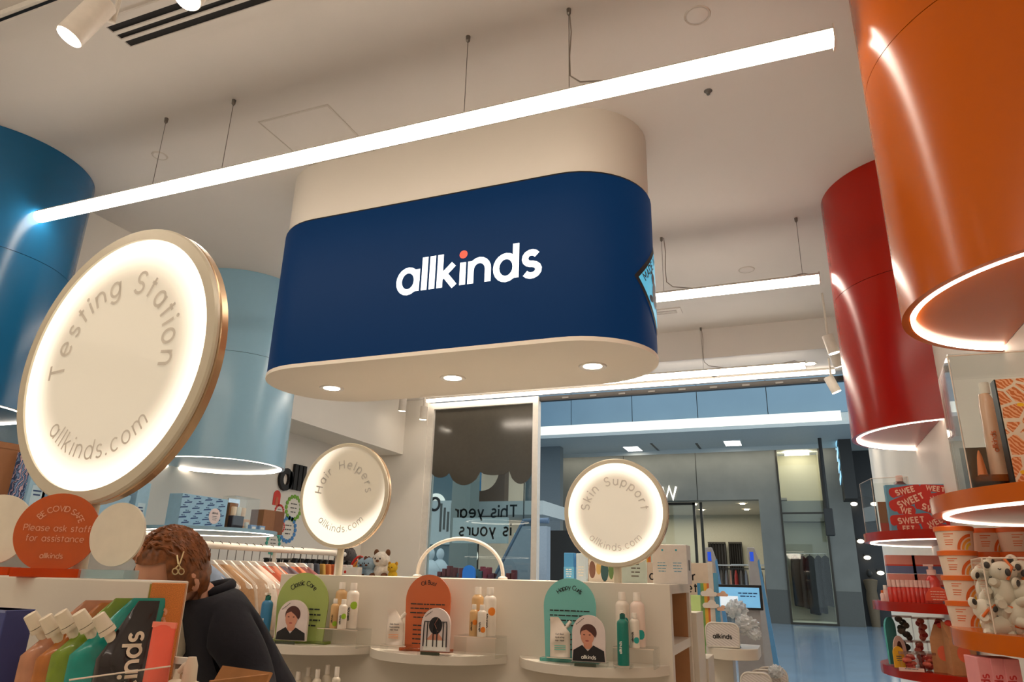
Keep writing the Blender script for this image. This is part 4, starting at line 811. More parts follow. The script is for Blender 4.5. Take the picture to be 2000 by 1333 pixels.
# cardboard box in the person's hands
M_card = mat('cardboard', (178, 124, 74), .8, var=.08, scale=25); bx = thing('cardboard_box', 'open brown cardboard box held by the person in navy', 'box', Vector((at(400, 1300, Y=1.42).x, 1.42, .98)), math.radians(-12)); bz = .12
for nm, b in (('wall', (-.11, .11, -.085, -.081, 0, bz)), ('wall', (-.11, .11, .081, .085, 0, bz)), ('wall', (-.11, -.106, -.081, .081, 0, bz)), ('wall', (.106, .11, -.081, .081, 0, bz)), ('bottom', (-.106, .106, -.081, .081, 0, .004))): boxo(nm, M_card, b, bx)
for (c_, ux, ang, hw_) in (((0, -.083, bz), EX, .25, .10), ((0, .083, bz), -EX, .5, .10), ((-.108, 0, bz), -EY, .7, .08), ((.108, 0, bz), EY, .35, .08)):
    out = ux.cross(EZ); v_ = (EZ * math.cos(ang) + out * math.sin(ang)); MB().prism([(-hw_, 0), (hw_, 0), (hw_ * .96, .075), (-hw_ * .96, .075)], 0, .004, (Vector(c_), ux, v_)).build('flap', M_card, bx)
# second person far behind the counter, seen from the back
P2 = at(676, 1098, Y=5.2); pr = thing('person', 'distant person with long dark hair in a pale top behind the clothes racks', 'person', (P2.x, 5.2, 0)); z0 = P2.z - .03
J = {'hip': (Vector((0, 0, .92)), (.13, .09)), 'chest': (Vector((0, 0, z0 - .42)), (.14, .09)), 'neck': (Vector((0, 0, z0 - .16)), .05), 'skull': (Vector((0, 0, z0 - .05)), .06)}; E_ = [('hip', 'chest'), ('chest', 'neck'), ('neck', 'skull')]
for s_, k in ((1, 'l'), (-1, 'r')):
    J[k + 's'] = (Vector((s_ * .17, 0, z0 - .25)), .05); J[k + 'e'] = (Vector((s_ * .22, .05, z0 - .52)), .04); J[k + 'w'] = (Vector((s_ * .18, .22, z0 - .58)), .027); J[k + 'h'] = (Vector((s_ * .09, 0, .85)), .08); J[k + 'k'] = (Vector((s_ * .09, .02, .47)), .055); J[k + 'a'] = (Vector((s_ * .09, -.02, .08)), .038); J[k + 'ft'] = (Vector((s_ * .09, .12, .035)), .032)
    E_ += [('chest', k + 's'), (k + 's', k + 'e'), (k + 'e', k + 'w'), ('hip', k + 'h'), (k + 'h', k + 'k'), (k + 'k', k + 'a'), (k + 'a', k + 'ft')]; fingers(J, E_, k + 'w', J[k + 'w'][0], (0, 1, -.1), (s_ * -1, 0, .2))
skin('body', M_skin, pr, J, E_, 'hip')
skin('top', mat('pale_top', (226, 200, 184), .8), pr, {k: (J[k][0], (J[k][1][0] + .02, J[k][1][1] + .02) if isinstance(J[k][1], tuple) else J[k][1] + .02) for k in ('hip', 'chest', 'ls', 'le', 'rs', 're')}, [('hip', 'chest'), ('chest', 'ls'), ('ls', 'le'), ('chest', 'rs'), ('rs', 're')], 'chest')
skin('trousers', mat('dark_trousers'), pr, {k: (J[k][0], (.15, .11) if k == 'hip' else J[k][1] + .02) for k in ('hip', 'lh', 'lk', 'la', 'rh', 'rk', 'ra')}, [('hip', 'lh'), ('lh', 'lk'), ('lk', 'la'), ('hip', 'rh'), ('rh', 'rk'), ('rk', 'ra')], 'hip')
head_parts(pr, (0, 0, z0 + .02), (.15, 1, -.1), (0, 0, 1), M_skin, mat('dark_hair', (38, 24, 20), .45, var=.2), 5, longhair=1.2)
# ================================================================== left wall: shelf goods, wall lettering, clothes racks
M_kraft = mat('brown_card', (150, 100, 62), .7); M_lblue = mat('pale_blue_card', (150, 190, 214), .5); M_dblue = mat('denim_blue', (40, 72, 120), .5)
zs_ = 1.675
a_, b_ = at(346, 1030, X=-3.92), at(438, 1030, X=-3.92)
t = thing('gift_box', 'pale blue gift box with repeated dark blue print and pink round label', 'box', (-3.92, a_.y, zs_)); L_, H_ = b_.y - a_.y, .215
boxo('body', M_lblue, (-.12, 0, 0, L_, 0, H_), t, bevel=.002)
for r_ in range(6):
    for c_ in range(4):
        oy = L_ * (.14 + .245 * c_) - (.03 if r_ % 2 else 0); z_ = .014 + r_ * .034
        MB().prism([(oy - .036, z_), (oy + .03, z_ + .008), (oy + .034, z_ + .018), (oy - .03, z_ + .010)], 0, .001, (Vector(), EY, EZ)).build('print_mark', M_dblue, t)
        bars(t, 'print_word', M_dblue, (Vector((.0002, oy, z_ + .019)), EY, EZ), 1, .04, .01, .006, r_ * 4 + c_)
MB().prism(arcp(L_ * .74, .085, .055, .055, 0, 360, 28)[:-1], 0, .0022, (Vector(), EY, EZ)).build('round_label', mat('blush_label', (232, 208, 200), .5), t)
text(t, 'label_lettering', 'allkinds', .0095, .26, M_ink, (Vector((.0025, L_ * .74, .10)), EY, EZ), track=-.05); bars(t, 'label_print', M_ink, (Vector((.0025, L_ * .74, .082)), EY, EZ), 3, .05, .012, .003, 2)
p = at(446, 1028, X=-3.94); t = thing('brown_box', 'narrow brown box between gift box and clear case', 'box', (-3.94, p.y + .03, zs_)); boxo('body', M_kraft, (-.12, 0, -.045, .045, 0, .20), t, bevel=.002); boxo('label', M_wink, (0, .001, -.02, .02, .03, .06), t)
p = at(478, 1030, X=-3.88); t = thing('clear_case', 'clear acrylic case of small tester pots on the pale blue shelf', 'case', (-3.88, p.y, zs_)); cw, ch = .13, .245
MB().box(-.13, .0, -cw, -cw + .004, 0, ch).box(-.13, 0, cw - .004, cw, 0, ch).box(-.13, -.126, -cw, cw, 0, ch).box(-.004, 0, -cw, cw, 0, ch).box(-.13, 0, -cw, cw, ch, ch + .004).build('case', M_acr, t)
boxo('insert', mat('dark_insert', (52, 34, 40), .5), (-.12, -.02, -.12, 0, .003, .105), t); boxo('mirror_card', mat('mirror_card', (200, 200, 205), .08, metal=.9), (-.11, -.10, -.10, .02, .11, .235), t)
for i in range(4):
    p_ = MB().lathe([(0, 0), (.024, 0), (.026, .06), (.022, .065), (0, .065)], 18, (-.06, -.08 + .05 * i)).build('pot', mat('sample_pot_%d' % (i % 2), ((236, 206, 176), (222, 222, 214))[i % 2], .4), t, smooth=50, loc=(0, 0, .107 if i < 3 else .003))
boxo('sample_bag', mat('peach_bag', (226, 176, 136), .5), (-.09, -.05, .03, .11, .003, .09), t, bevel=.006)
p = at(520, 1032, X=-3.95); t = thing('brown_box', 'brown carton at the right end of the pale blue shelf', 'box', (-3.95, p.y + .06, zs_)); boxo('body', M_kraft, (-.13, 0, -.11, .14, 0, .185), t, bevel=.002); boxo('side_panel', mat('brown_side', (126, 80, 48), .7), (0, .001, .03, .14, .002, .183), t)
for i, px in enumerate((495, 512)):
    p = at(px, 1036, X=-3.78); t = thing('blue_cube', ('left', 'right')[i] + ' small pale blue cube at the front of the shelf', 'box', (-3.78, p.y, zs_), group='small blue cubes'); boxo('body', mat('cube_blue', (128, 160, 196), .5), (-.03, 0, -.032, .032, 0, .042), t, bevel=.003); boxo('label', M_wink, (0, .0008, -.02, .02, .01, .03), t)
# goods on the blue shelf behind the acrylic signs
zz = 1.60
for i, (px, w_, h_, m, nm, lb, xx) in enumerate(((8, .30, .40, M_kraft, 'brown_box', 'brown box behind the left acrylic sign', -3.80), (36, .10, .36, stripemat('blue_floral', [(40, 66, 104), (120, 150, 190), (52, 80, 120), (200, 170, 180)], 16, 1, .7, 9), 'patterned_box', 'dark blue patterned box behind the acrylic signs', -3.76), (63, .10, .33, M_lblue, 'pale_pouch', 'pale blue pack standing left of the orange sign top', -3.74), (86, .09, .22, mat('mid_blue', (110, 150, 180), .5), 'pale_pouch', 'dusty blue pack behind the orange sign', -3.74), (212, .28, .24, M_lblue, 'blue_carton', 'pale blue carton behind the right cream sign', -4.06), (274, .10, .34, M_lblue, 'blue_pack', 'pale blue pack below the big mirror by the hair', -4.06))):
    p = at(px, 1000, X=xx); t = thing(nm, lb, 'box', (xx, p.y, zz)); boxo('body', m, (-.10, 0, -w_ / 2, w_ / 2, 0, h_), t, bevel=.004)
    if 'pack' in lb: boxo('front_card', mat('pack_card', (186, 214, 228), .5), (0, .0015, -w_ * .3, w_ * .3, h_ * .15, h_ * .6), t); bars(t, 'print', M_dblue, (Vector((.0022, 0, h_ * .5)), EY, EZ), 2, w_ * .5, .02, .008, i)
    else: boxo('lid', m, (-.102, .002, -w_ / 2 - .002, w_ / 2 + .002, h_ - .03, h_ + .001), t)
lg = thing('niche_ledge', 'pale ledge along the left niche under blue packs', 'ledge', (XN, 2.7, 1.6)); boxo('board', M_lam, (.001, .56, -.02, 1.0, -.03, 0), lg); [boxo('bracket', M_wmet, (.001, .5, y_, y_ + .02, -.09, -.03), lg) for y_ in (.05, .9)]
struct(boxo('trim_3', mat('blue_fin', (140, 176, 198), .4), (XN, -4.0, 2.62, 2.66, 0, 2.15)))
# black raised letters on the niche wall and paper wreath decorations
pa = at(540, 958, X=XN)
t = thing('wall_lettering', 'large black raised allkinds lettering on the white niche wall', 'sign', (XN, pa.y, pa.z)); hh = at(590, 958, X=XN + .0).z; sz = .165
text(t, 'letters', 'allkinds', sz, .30, M_black, (Vector((.001, .02, .03)), EY, EZ), align='l', depth=.03, track=-.05, dotmat=mat('coral_dot', (226, 96, 60), .6))
WR = [((545, 1000), (206, 60, 50), .06), ((573, 993), (120, 170, 50), .11), ((562, 1035), (70, 130, 190), .11), ((533, 1062), (60, 160, 140), .09), ((548, 1030), (210, 70, 60), .05)]
for i, (pp, c, r_) in enumerate(WR):
    p = at(*pp, X=XN); t = thing('paper_wreath', ('small red', 'green', 'blue', 'teal', 'tiny red')[i] + ' paper wreath decal on the white niche wall', 'decal', (XN, p.y, p.z), group='wreath decals')
    mb = MB()
    for k in range(16):
        a = 2 * PI * k / 16; mb.prism(arcp(r_ * math.cos(a), r_ * math.sin(a), r_ * .2, r_ * .2, 0, 360, 6)[:-1], 0, .004, (Vector((.001, 0, 0)), EY, EZ))
    o_ = mb.build('ring', mat('wreath_%d' % i, c, .6), t); o_['kind'] = 'stuff'
    bars(t, 'print', M_ink, (Vector((.001, 0, r_ * .3)), EY, EZ), 3, r_ * .9, r_ * .35, r_ * .1, i)
p = at(540, 975, X=XN); t = thing('red_tag', 'small red arch-shaped decal below the black letters', 'decal', (XN, p.y, p.z)); MB().prism([(-.05, -.06), (.05, -.06)] + arcp(0, .03, .05, .05, 0, 180, 10), 0, .004, (Vector((.001, 0, 0)), EY, EZ)).build('arch', mat('red_decal', (208, 56, 40), .6), t); MB().prism([(-.02, -.06), (.02, -.06)] + arcp(0, 0, .02, .02, 0, 180, 8), 0, .006, (Vector((.001, 0, 0)), EY, EZ)).build('inner_arch', M_org, t)
# clothes racks
M_rail = mat('cream_rail', (228, 218, 204), .4); M_hang = mat('white_hanger', (232, 224, 214), .4)
def rack(label, x, y0, y1, z):
    t = thing('clothes_rail', label, 'clothes rail', (x, y0, 0)); L = y1 - y0
    MB().tube([(0, -.05, z), (0, L + .02, z)], .0165, 16).build('rail', M_rail, t, smooth=60)
    for y in (0, L - .02): MB().tube([(0, y, .03), (0, y, z)], .014, 12).build('upright', M_rail, t, smooth=60); boxo('foot', M_rail, (-.25, .25, y - .02, y + .02, 0, .03), t, bevel=.004)
    return t
RX, RZ = -2.60, 1.505
rack('cream clothes rail running back beside the white counter', RX, 2.50, 3.78, RZ)
def mk_hanger(parent, s=1.0):
    out = [(0, -.055), (.03, -.057), (.06, -.075), (.215, -.165), (.225, -.18), (.21, -.185), (.05, -.118), (0, -.10)]
    pts = [(a * s, b) for a, b in out] + [(-a * s, b) for a, b in reversed(out[1:-1])]
    MB().prism(pts, -.006, .006).build('wooden_hanger', M_hang, parent, bevel=.002)
    MB().tube([(0, 0, -.055), (0, 0, .0), (.012, 0, .012), (.012, 0, .024), (0, 0, .030), (-.014, 0, .022), (-.017, 0, .010)], .0022, 6).build('hook', M_wire, parent)
def mk_garment(parent, m, seed, drop=.72, wide=.23, sleeve=.07):
    rnd = random.Random(seed); mb = MB(); nu, nv = 22, 18; vs = []; ph = rnd.uniform(0, 6)
    for side in (1, -1):
        for j in range(nv + 1):
            v = j / nv; z = -.078 - drop * v
            if v < .12: hw = .070 + (wide - .070) * (v / .12) ** .9
            elif v < .42: hw = wide + sleeve * ((v - .12) / .30)
            elif v < .46: hw = wide + sleeve - (sleeve + .02) * ((v - .42) / .04)
            else: hw = wide - .02 + .03 * (v - .46)
            for i in range(nu + 1):
                u = -1 + 2 * i / nu; fold = .007 * v * math.sin(u * 17 + ph) + .004 * math.sin(u * 8 + v * 6 + ph)
                zz_ = z + .002
                vs.append((hw * u, side * -(.010 + .014 * min(1, v * 3)) * max(0, 1 - u ** 6) + fold, zz_))
    k = (nu + 1) * (nv + 1); f0 = [(j * (nu + 1) + i, j * (nu + 1) + i + 1, (j + 1) * (nu + 1) + i + 1, (j + 1) * (nu + 1) + i) for j in range(nv) for i in range(nu)]
    mb.add(vs, f0 + [tuple(k + q for q in reversed(f_)) for f_ in f0]); return mb.build('garment', m, parent, smooth=80)
GA = [((150, 166, 190), 'pale blue top, nearest on the rail'), ((204, 172, 140), 'tan shirt second on the rail'), ((186, 152, 116), 'camel jacket third on the rail'), ((226, 216, 204), 'cream top fourth on the rail'), ((198, 172, 148), 'beige shirt fifth on the rail'), ((232, 226, 218), 'white top sixth on the rail'), ((226, 196, 180), 'blush top seventh on the rail'), ((206, 110, 84), 'rust top eighth on the rail'), ((222, 150, 120), 'peach top ninth on the rail'), ((120, 112, 124), 'mauve grey top tenth on the rail'), ((226, 130, 96), 'orange top eleventh on the rail'), ((150, 100, 96), 'plum top farthest on the rail')]
for i, (c, lb) in enumerate(GA):
    y = 2.66 + (.058 * i if i < 7 else .058 * 7 + .085 * (i - 7))
    t = thing('hanging_garment', lb + ' by the counter', 'garment', (RX, y, RZ - .010), math.radians(random.uniform(-6, 6)), 'garments on the front rail')
    mk_hanger(t); mk_garment(t, mat('cloth_%d' % i, c, .9, var=.06, scale=60, bump=.08), i, wide=.225, sleeve=.06 if i != 6 else .0)
    if i == 0: MB().tube([(-.03, -.01, -.16), (-.012, -.02, .0), (0, -.018, .03), (.012, .012, .0), (.0, .012, -.14)], .009, 8).build('tie_strap', mat('cloth_0'), t, smooth=60)
rack('farther clothes rail with clipped trousers behind the first rail', -3.35, 4.10, 4.92, 1.53)
TC = [(176, 172, 172), (150, 156, 170), (196, 192, 190), (90, 94, 104), (222, 176, 90), (230, 140, 80), (226, 122, 74), (214, 96, 60), (238, 226, 216), (236, 230, 222)]
for i, c in enumerate(TC):
    t = thing('clipped_trousers', ('first', 'second', 'third', 'fourth', 'fifth', 'sixth', 'seventh', 'eighth', 'ninth', 'tenth')[i] + ' pair of trousers clipped on the farther rail', 'trousers', (-3.35, 4.17 + .07 * i, 1.52), group='trousers on the far rail')
    MB().tube([(-.15, 0, -.045), (.15, 0, -.045)], .004, 6).tube([(0, 0, -.045), (0, 0, 0), (.012, 0, .014), (0, 0, .028), (-.014, 0, .016)], .003, 6).build('hanger', M_wire, t)
    for s_ in (-1, 1): boxo('clip', M_dark, (s_ * .12 - .015, s_ * .12 + .015, -.012, .012, -.085, -.04), t)
    mb = MB(); out = [(-.17, -.07), (.17, -.07), (.20, -.30), (.19, -.95), (.05, -.95), (.01, -.36), (-.01, -.36), (-.05, -.95), (-.19, -.95), (-.20, -.30)]; mb.prism(out, -.014, .014).build('fabric', mat('trouser_%d' % i, c, .9, var=.08, bump=.1), t, bevel=.008)
# plush toys on a stand behind the counter
PY = 4.75; pz = at(740, 1133, Y=PY).z; pa, pb = at(672, 1130, Y=PY).x, at(788, 1130, Y=PY).x
t = thing('toy_stand', 'white stand carrying the plush toys behind the counter', 'stand', ((pa + pb) / 2, PY, 0)); boxo('top', M_lam, ((pa - pb) / 2, (pb - pa) / 2, -.2, .2, pz - .03, pz), t, bevel=.003); boxo('base', M_lam, (-.2, .2, -.18, .18, 0, pz - .03), t)
def plush(label, px, rpx, c, ear, fuzz=.06, name='plush_toy'):
    p = at(px, 1118, Y=PY); s = rpx * ppm(p); t = thing(name, label, 'plush toy', (p.x, PY + random.uniform(-.05, .05), pz), group='plush toys'); m = mat('plush_' + label[:9], c, .95, var=.12, scale=60, bump=.4); me_ = mat('plush_ear_' + label[:9], ear, .95)
    fz = lambda q: 1 + fuzz * math.sin(13 * q.x + 11 * q.z) * math.cos(12 * q.y + 5 * q.z)
    MB().ell((0, 0, s * .62), s * .62, s * .6, s * .62, 18, 12, fn=fz).build('body', m, t, smooth=70); MB().ell((0, -s * .15, s * 1.5), s * .68, s * .6, s * .6, 18, 12, fn=fz).build('head', m, t, smooth=70)
    for k in (-1, 1):
        MB().ell((k * s * .52, -s * .1, s * 2.0), s * .22, s * .14, s * .28).build('ear', me_, t, smooth=60); MB().ell((k * s * .22, -s * .72, s * 1.55), s * .07, s * .04, s * .08, 8, 6).build('eye', M_black, t, smooth=60); MB().ell((k * s * .5, -s * .4, s * .3), s * .25, s * .35, s * .22).build('paw', me_, t, smooth=60)
    MB().ell((0, -s * .74, s * 1.38), s * .16, s * .1, s * .1, 10, 6).build('snout', me_, t, smooth=60)
plush('white woolly plush with brown ears behind the counter', 746, 25, (232, 222, 208), (110, 70, 44)); plush('left grey-blue fluffy plush with brown ears', 706, 19, (150, 176, 192), (104, 62, 44), .14); plush('right grey-blue fluffy plush with brown ears', 727, 19, (146, 170, 186), (96, 58, 42), .14); plush('yellow plush at the right end of the toys', 771, 15, (218, 176, 40), (200, 140, 30))
p = at(692, 1118, Y=PY + .1); t = thing('rainbow_cushion', 'rainbow striped arch cushion behind the grey-blue plush', 'cushion', (p.x, PY + .16, pz)); s = 22 * ppm(p)
for k, c in enumerate(((206, 50, 40), (226, 130, 50), (226, 190, 70), (120, 180, 160))): MB().tube([(s * (1 - k * .2) * math.cos(a), 0, s * 1.9 * (1 - k * .2) * math.sin(a)) for a in (PI * i / 12 for i in range(13))], s * .11, 8).build('band', mat('rainbow_%d' % k, c, .9), t, smooth=60)
p = at(690, 1120, Y=PY - .12); t = thing('toy_carton', 'white and blue carton with red spot beside the plush toys', 'carton', (p.x, PY - .14, pz)); s = 20 * ppm(p); boxo('body', M_wink, (-s, s * .9, -.03, .03, 0, s * 1.1), t, bevel=.003); boxo('band', mat('carton_blue', (90, 160, 190), .5), (-s * .4, s * .7, -.0312, -.03, .005, s * .35), t); MB().prism(arcp(-s * .5, s * .65, s * .14, s * .14, 0, 360, 14)[:-1], 0, .001, (Vector((0, -.0305, 0)), EX, EZ)).build('spot', mat('red_decal'), t)
# ================================================================== the white counter and its three bays
CX0, CX1, CYf, CYb, CT = -2.277, -.461, 2.85, 3.41, 1.383
c = thing('display_counter', 'long white display counter with half-round shelves in the middle of the shop', 'counter', (0, 0, 0))
M_tan = mat('tan_interior', (186, 134, 92), .6)
boxo('front_panel', M_lam, (CX0, CX1, CYf, CYf + .045, 0, CT), c, bevel=.002); boxo('back_panel', M_lam, (CX0, CX1, CYb - .045, CYb, 0, CT), c, bevel=.002); boxo('top_board', M_lam, (CX0, CX1, CYf + .046, CYb - .046, CT - .035, CT - .001), c); boxo('end_panel', M_lam, (CX0, CX0 + .04, CYf + .046, CYb - .046, 0, CT - .036), c); boxo('inner_wall', M_tan, (CX1 - .36, CX1 - .34, CYf + .046, CYb - .046, 0, CT - .036), c)
boxo('inner_side', M_tan, (CX1 - .339, CX1 - .012, CYb - .05, CYb - .0455, .02, CT - .036), c)
for z in (at(1333, 1262, X=CX1).z - .02, .62, .14): boxo('end_shelf', M_lam, (CX1 - .339, CX1 - .002, CYf + .046, CYb - .051, z, z + .035), c)
SHX = ((-2.36, -1.752), (-1.750, -1.121), (-1.066, -.475)); ZS = 1.100
def half(parent, x0, x1, ztop, sag=.22, th=.034, nm='shelf'):
    cw = (x1 - x0) / 2; R_ = (cw * cw + sag * sag) / (2 * sag); a = math.asin(cw / R_); xm = (x0 + x1) / 2
    pts = [(xm + R_ * math.sin(-a + 2 * a * i / 40), CYf - .0005 + R_ * math.cos(a) - R_ * math.cos(-a + 2 * a * i / 40)) for i in range(41)]
    return MB().prism(pts, ztop - th, ztop, FL).build(nm, M_lam, parent, smooth=40, bevel=.0015)
for a, b in SHX: half(c, a, b, ZS, nm='half_round_shelf'); half(c, a, b, .80, nm='half_round_shelf')
# lower unit stepping down behind the counter end
t = thing('stepped_unit', 'lower stepped white unit behind the right end of the counter', 'fixture', (0, 0, 0)); z1 = at(1362, 1197, X=-.44).z; z2 = at(1380, 1290, X=-.43).z
boxo('upper_step', M_lam, (-.95, -.44, CYb + .003, 3.66, 0, z1), t, bevel=.003); boxo('lower_step', M_lam, (-.95, -.43, 3.662, 3.9, 0, z2), t, bevel=.003); boxo('green_card', mat('sage_card', (160, 186, 120), .6), (-.6, -.445, 3.62, 3.655, z1, z1 + .07), t)
def hz(px, py, Y): return at(px, py, Y=Y)
def board(label, x0, x1, ytop, ybot, Y, tint, body, title, arc_t, seed):
    A, B, T = hz(x0, ybot, Y), hz(x1, ybot, Y), hz((x0 + x1) / 2, ytop, Y); w_ = (B.x - A.x) / 2; H_ = T.z - ZS
    t = thing('arch_board', label, 'sign board', ((A.x + B.x) / 2, Y, ZS), math.radians(4), 'acrylic arch boards'); m = glassmat('acr_' + label[:6], tint, 1.35, .05, .80, body)
    MB().prism([(w_ * .92, .012), (w_, H_ - w_)] + arcp(0, H_ - w_, w_, w_, 0, 180, 24) + [(-w_ * .92, .012)], 0, .006).build('panel', m, t)
    fr = (Vector((0, -.007, H_ - w_)), EX, EZ); text(t, 'title_lettering', title, w_ * .105, .22, M_black, fr, arc=(w_ * arc_t[0], 90, arc_t[1], False))
    bars(t, 'description_print', mat('dark_print', (40, 44, 40), .6), (Vector((0, -.007, H_ - w_ * 1.18)), EX, EZ), 4, w_ * 1.6, w_ * .17, w_ * .045, seed); bars(t, 'list_print', mat('dark_print', (40, 44, 40), .6), (Vector((-w_ * .6, -.007, H_ - w_ * 2.0)), EX, EZ), max(1, min(5, int((H_ - w_ * 2.0 - .02) / (w_ * .17)) + 1)), w_ * .8, w_ * .17, w_ * .045, seed + 9, 'l')
    boxo('foot', glassmat('foot_' + label[:6], tint, 1.4, .05, .3, body), (-w_ * 1.1, w_ * 1.1, -.02, .025, 0, .012), t, bevel=.001); return t
board('green acrylic arch board titled Classic Care', 537, 634, 1119, 1242, 2.76, (.62, .75, .28), (182, 196, 116), 'Classic Care', (.60, 92), 1)
board('burnt orange acrylic arch board titled Oil Bust', 790, 876, 1123, 1256, 2.76, (.85, .45, .25), (212, 118, 78), 'Oil Bust', (.62, 58), 2)
board('teal acrylic arch board titled Happy Curls', 1063, 1165, 1130, 1276, 2.74, (.4, .75, .72), (134, 206, 200), 'Happy Curls', (.60, 88), 3)
# small photo stands
def stand(label, x0, x1, ytop, ybot, Y, kind, accent):
    A, B, T = hz(x0, ybot, Y), hz(x1, ybot, Y), hz((x0 + x1) / 2, ytop, Y); w_ = (B.x - A.x) / 2; H_ = T.z - ZS
    t = thing('photo_stand', label, 'photo stand', ((A.x + B.x) / 2, Y, ZS), math.radians(6), 'arched photo stands'); o = H_ - w_
    MB().prism([(w_, .014), (w_, o)] + arcp(0, o, w_, w_, 0, 180, 20) + [(-w_, .014)], -.006, .006).build('card', mat('photo_back', (222, 206, 200), .35, coat=.3), t, smooth=30)
    MB().box(-w_ * 1.05, w_ * 1.1, -.03, .03, 0, .014).build('acrylic_base', M_acr, t); boxo('slot', mat('slot_' + label[:8], accent, .5), (-w_ * .8, w_ * .5, -.0305, -.028, .001, .012), t)
    F = lambda k: (Vector((0, -.0064 - .0004 * k, 0)), EX, EZ); P = lambda nm, pts, m, k: MB().prism(pts, -.0002, .0002, F(k)).build(nm, m, t)
    sk, hr = mat('print_skin', (206, 142, 116), .5), mat('print_hair', (78, 40, 34), .5)
    bars(t, 'rim_print', M_ink, (Vector((-w_ * .5, -.0068, o + w_ * .62)), Vector((.8, 0, .6)), Vector((-.6, 0, .8))), 1, w_ * .8, .01, .0022, 4)
    if kind == 'bust':
        cx = -w_ * .05; z = H_ * .60; r_ = w_ * .42
        P('printed_neck', [(cx - r_ * .6, z - r_ * 1.8), (cx + r_ * .6, z - r_ * 1.8), (cx + r_ * .6, z), (cx - r_ * .6, z)], sk, 0); P('printed_hair', arcp(cx + r_ * .1, z + r_ * .35, r_ * 1.2, r_ * 1.15, -25, 200, 16) + [(cx - r_ * .9, z + r_ * .1)], hr, 1)
        P('printed_face', arcp(cx - r_ * .05, z - r_ * .1, r_ * .95, r_ * 1.25, 0, 360, 24)[:-1], sk, 2); P('printed_fringe', [(cx - r_ * .9, z + r_ * .5), (cx - r_ * .2, z + r_ * .75), (cx + r_ * .5, z + r_ * .3), (cx + r_ * 1.1, z - r_ * .3), (cx + r_ * 1.2, z + r_ * .6), (cx + r_ * .5, z + r_ * 1.4), (cx - r_ * .4, z + r_ * 1.4)], hr, 3)
        for k in (-1, 1): P('printed_eye', arcp(cx - r_ * .1 + k * r_ * .4, z + r_ * .05, r_ * .16, r_ * .07, 0, 360, 10)[:-1], hr, 4)
        P('printed_mouth', arcp(cx - r_ * .08, z - r_ * .75, r_ * .28, r_ * .09, 0, 360, 10)[:-1], mat('print_lip', (160, 72, 66), .5), 4)
        P('printed_top', [(-w_ * .97, .016), (w_ * .97, .016), (w_ * .92, z - r_ * 2.0), (cx + r_ * .8, z - r_ * 1.3), (cx, z - r_ * 2.1), (cx - r_ * .8, z - r_ * 1.3), (-w_ * .92, z - r_ * 2.0)], M_black, 5)
    else:
        cx, z, r_ = 0, H_ * .62, w_ * .46; bk = mat('print_black', (30, 26, 28), .5)
        P('printed_neck', [(-w_ * .65, H_ * .30), (w_ * .65, H_ * .30), (r_ * .45, z - r_), (-r_ * .45, z - r_)], sk, 0); P('printed_top', [(-w_ * .8, .016), (w_ * .8, .016), (w_ * .7, H_ * .31), (-w_ * .7, H_ * .31)], M_wink, 1); P('printed_head', arcp(0, z, r_, r_ * 1.15, 0, 360, 20)[:-1], bk, 2)
        for k, x in enumerate((-.72, -.5, -.12, .12, .5, .72)): MB().tube([(x * w_ * .8, -.0085, z + r_ * .5), (x * w_ * 1.05, -.009, z + r_ * .55), (x * w_ * 1.1, -.009, z), (x * w_ * 1.12, -.009, .03)], .0022, 6).build('printed_braid', bk, t)
        MB().tube([(.01, -.0088, z + r_), (-.004, -.0088, z + r_ * .2), (.012, -.0088, z - r_ * .8)], .0009, 5).build('printed_parting', sk, t)
    if 'hoodie' in label: text(t, 'hoodie_lettering', 'allkinds', w_ * .135, .28, M_wink, (Vector((0, -.009, H_ * .14)), EX, EZ), track=-.06)
    return t
stand('arched photo stand with red-brown haired portrait before the green board', 541, 596, 1172, 1250, 2.70, 'bust', (60, 66, 50)); stand('arched photo stand showing long black braids before the orange board', 822, 876, 1188, 1283, 2.67, 'braids', (226, 140, 110)); stand('arched photo stand with black lettered hoodie portrait before the teal board', 1119, 1183, 1202, 1308, 2.66, 'bust', (70, 190, 170))
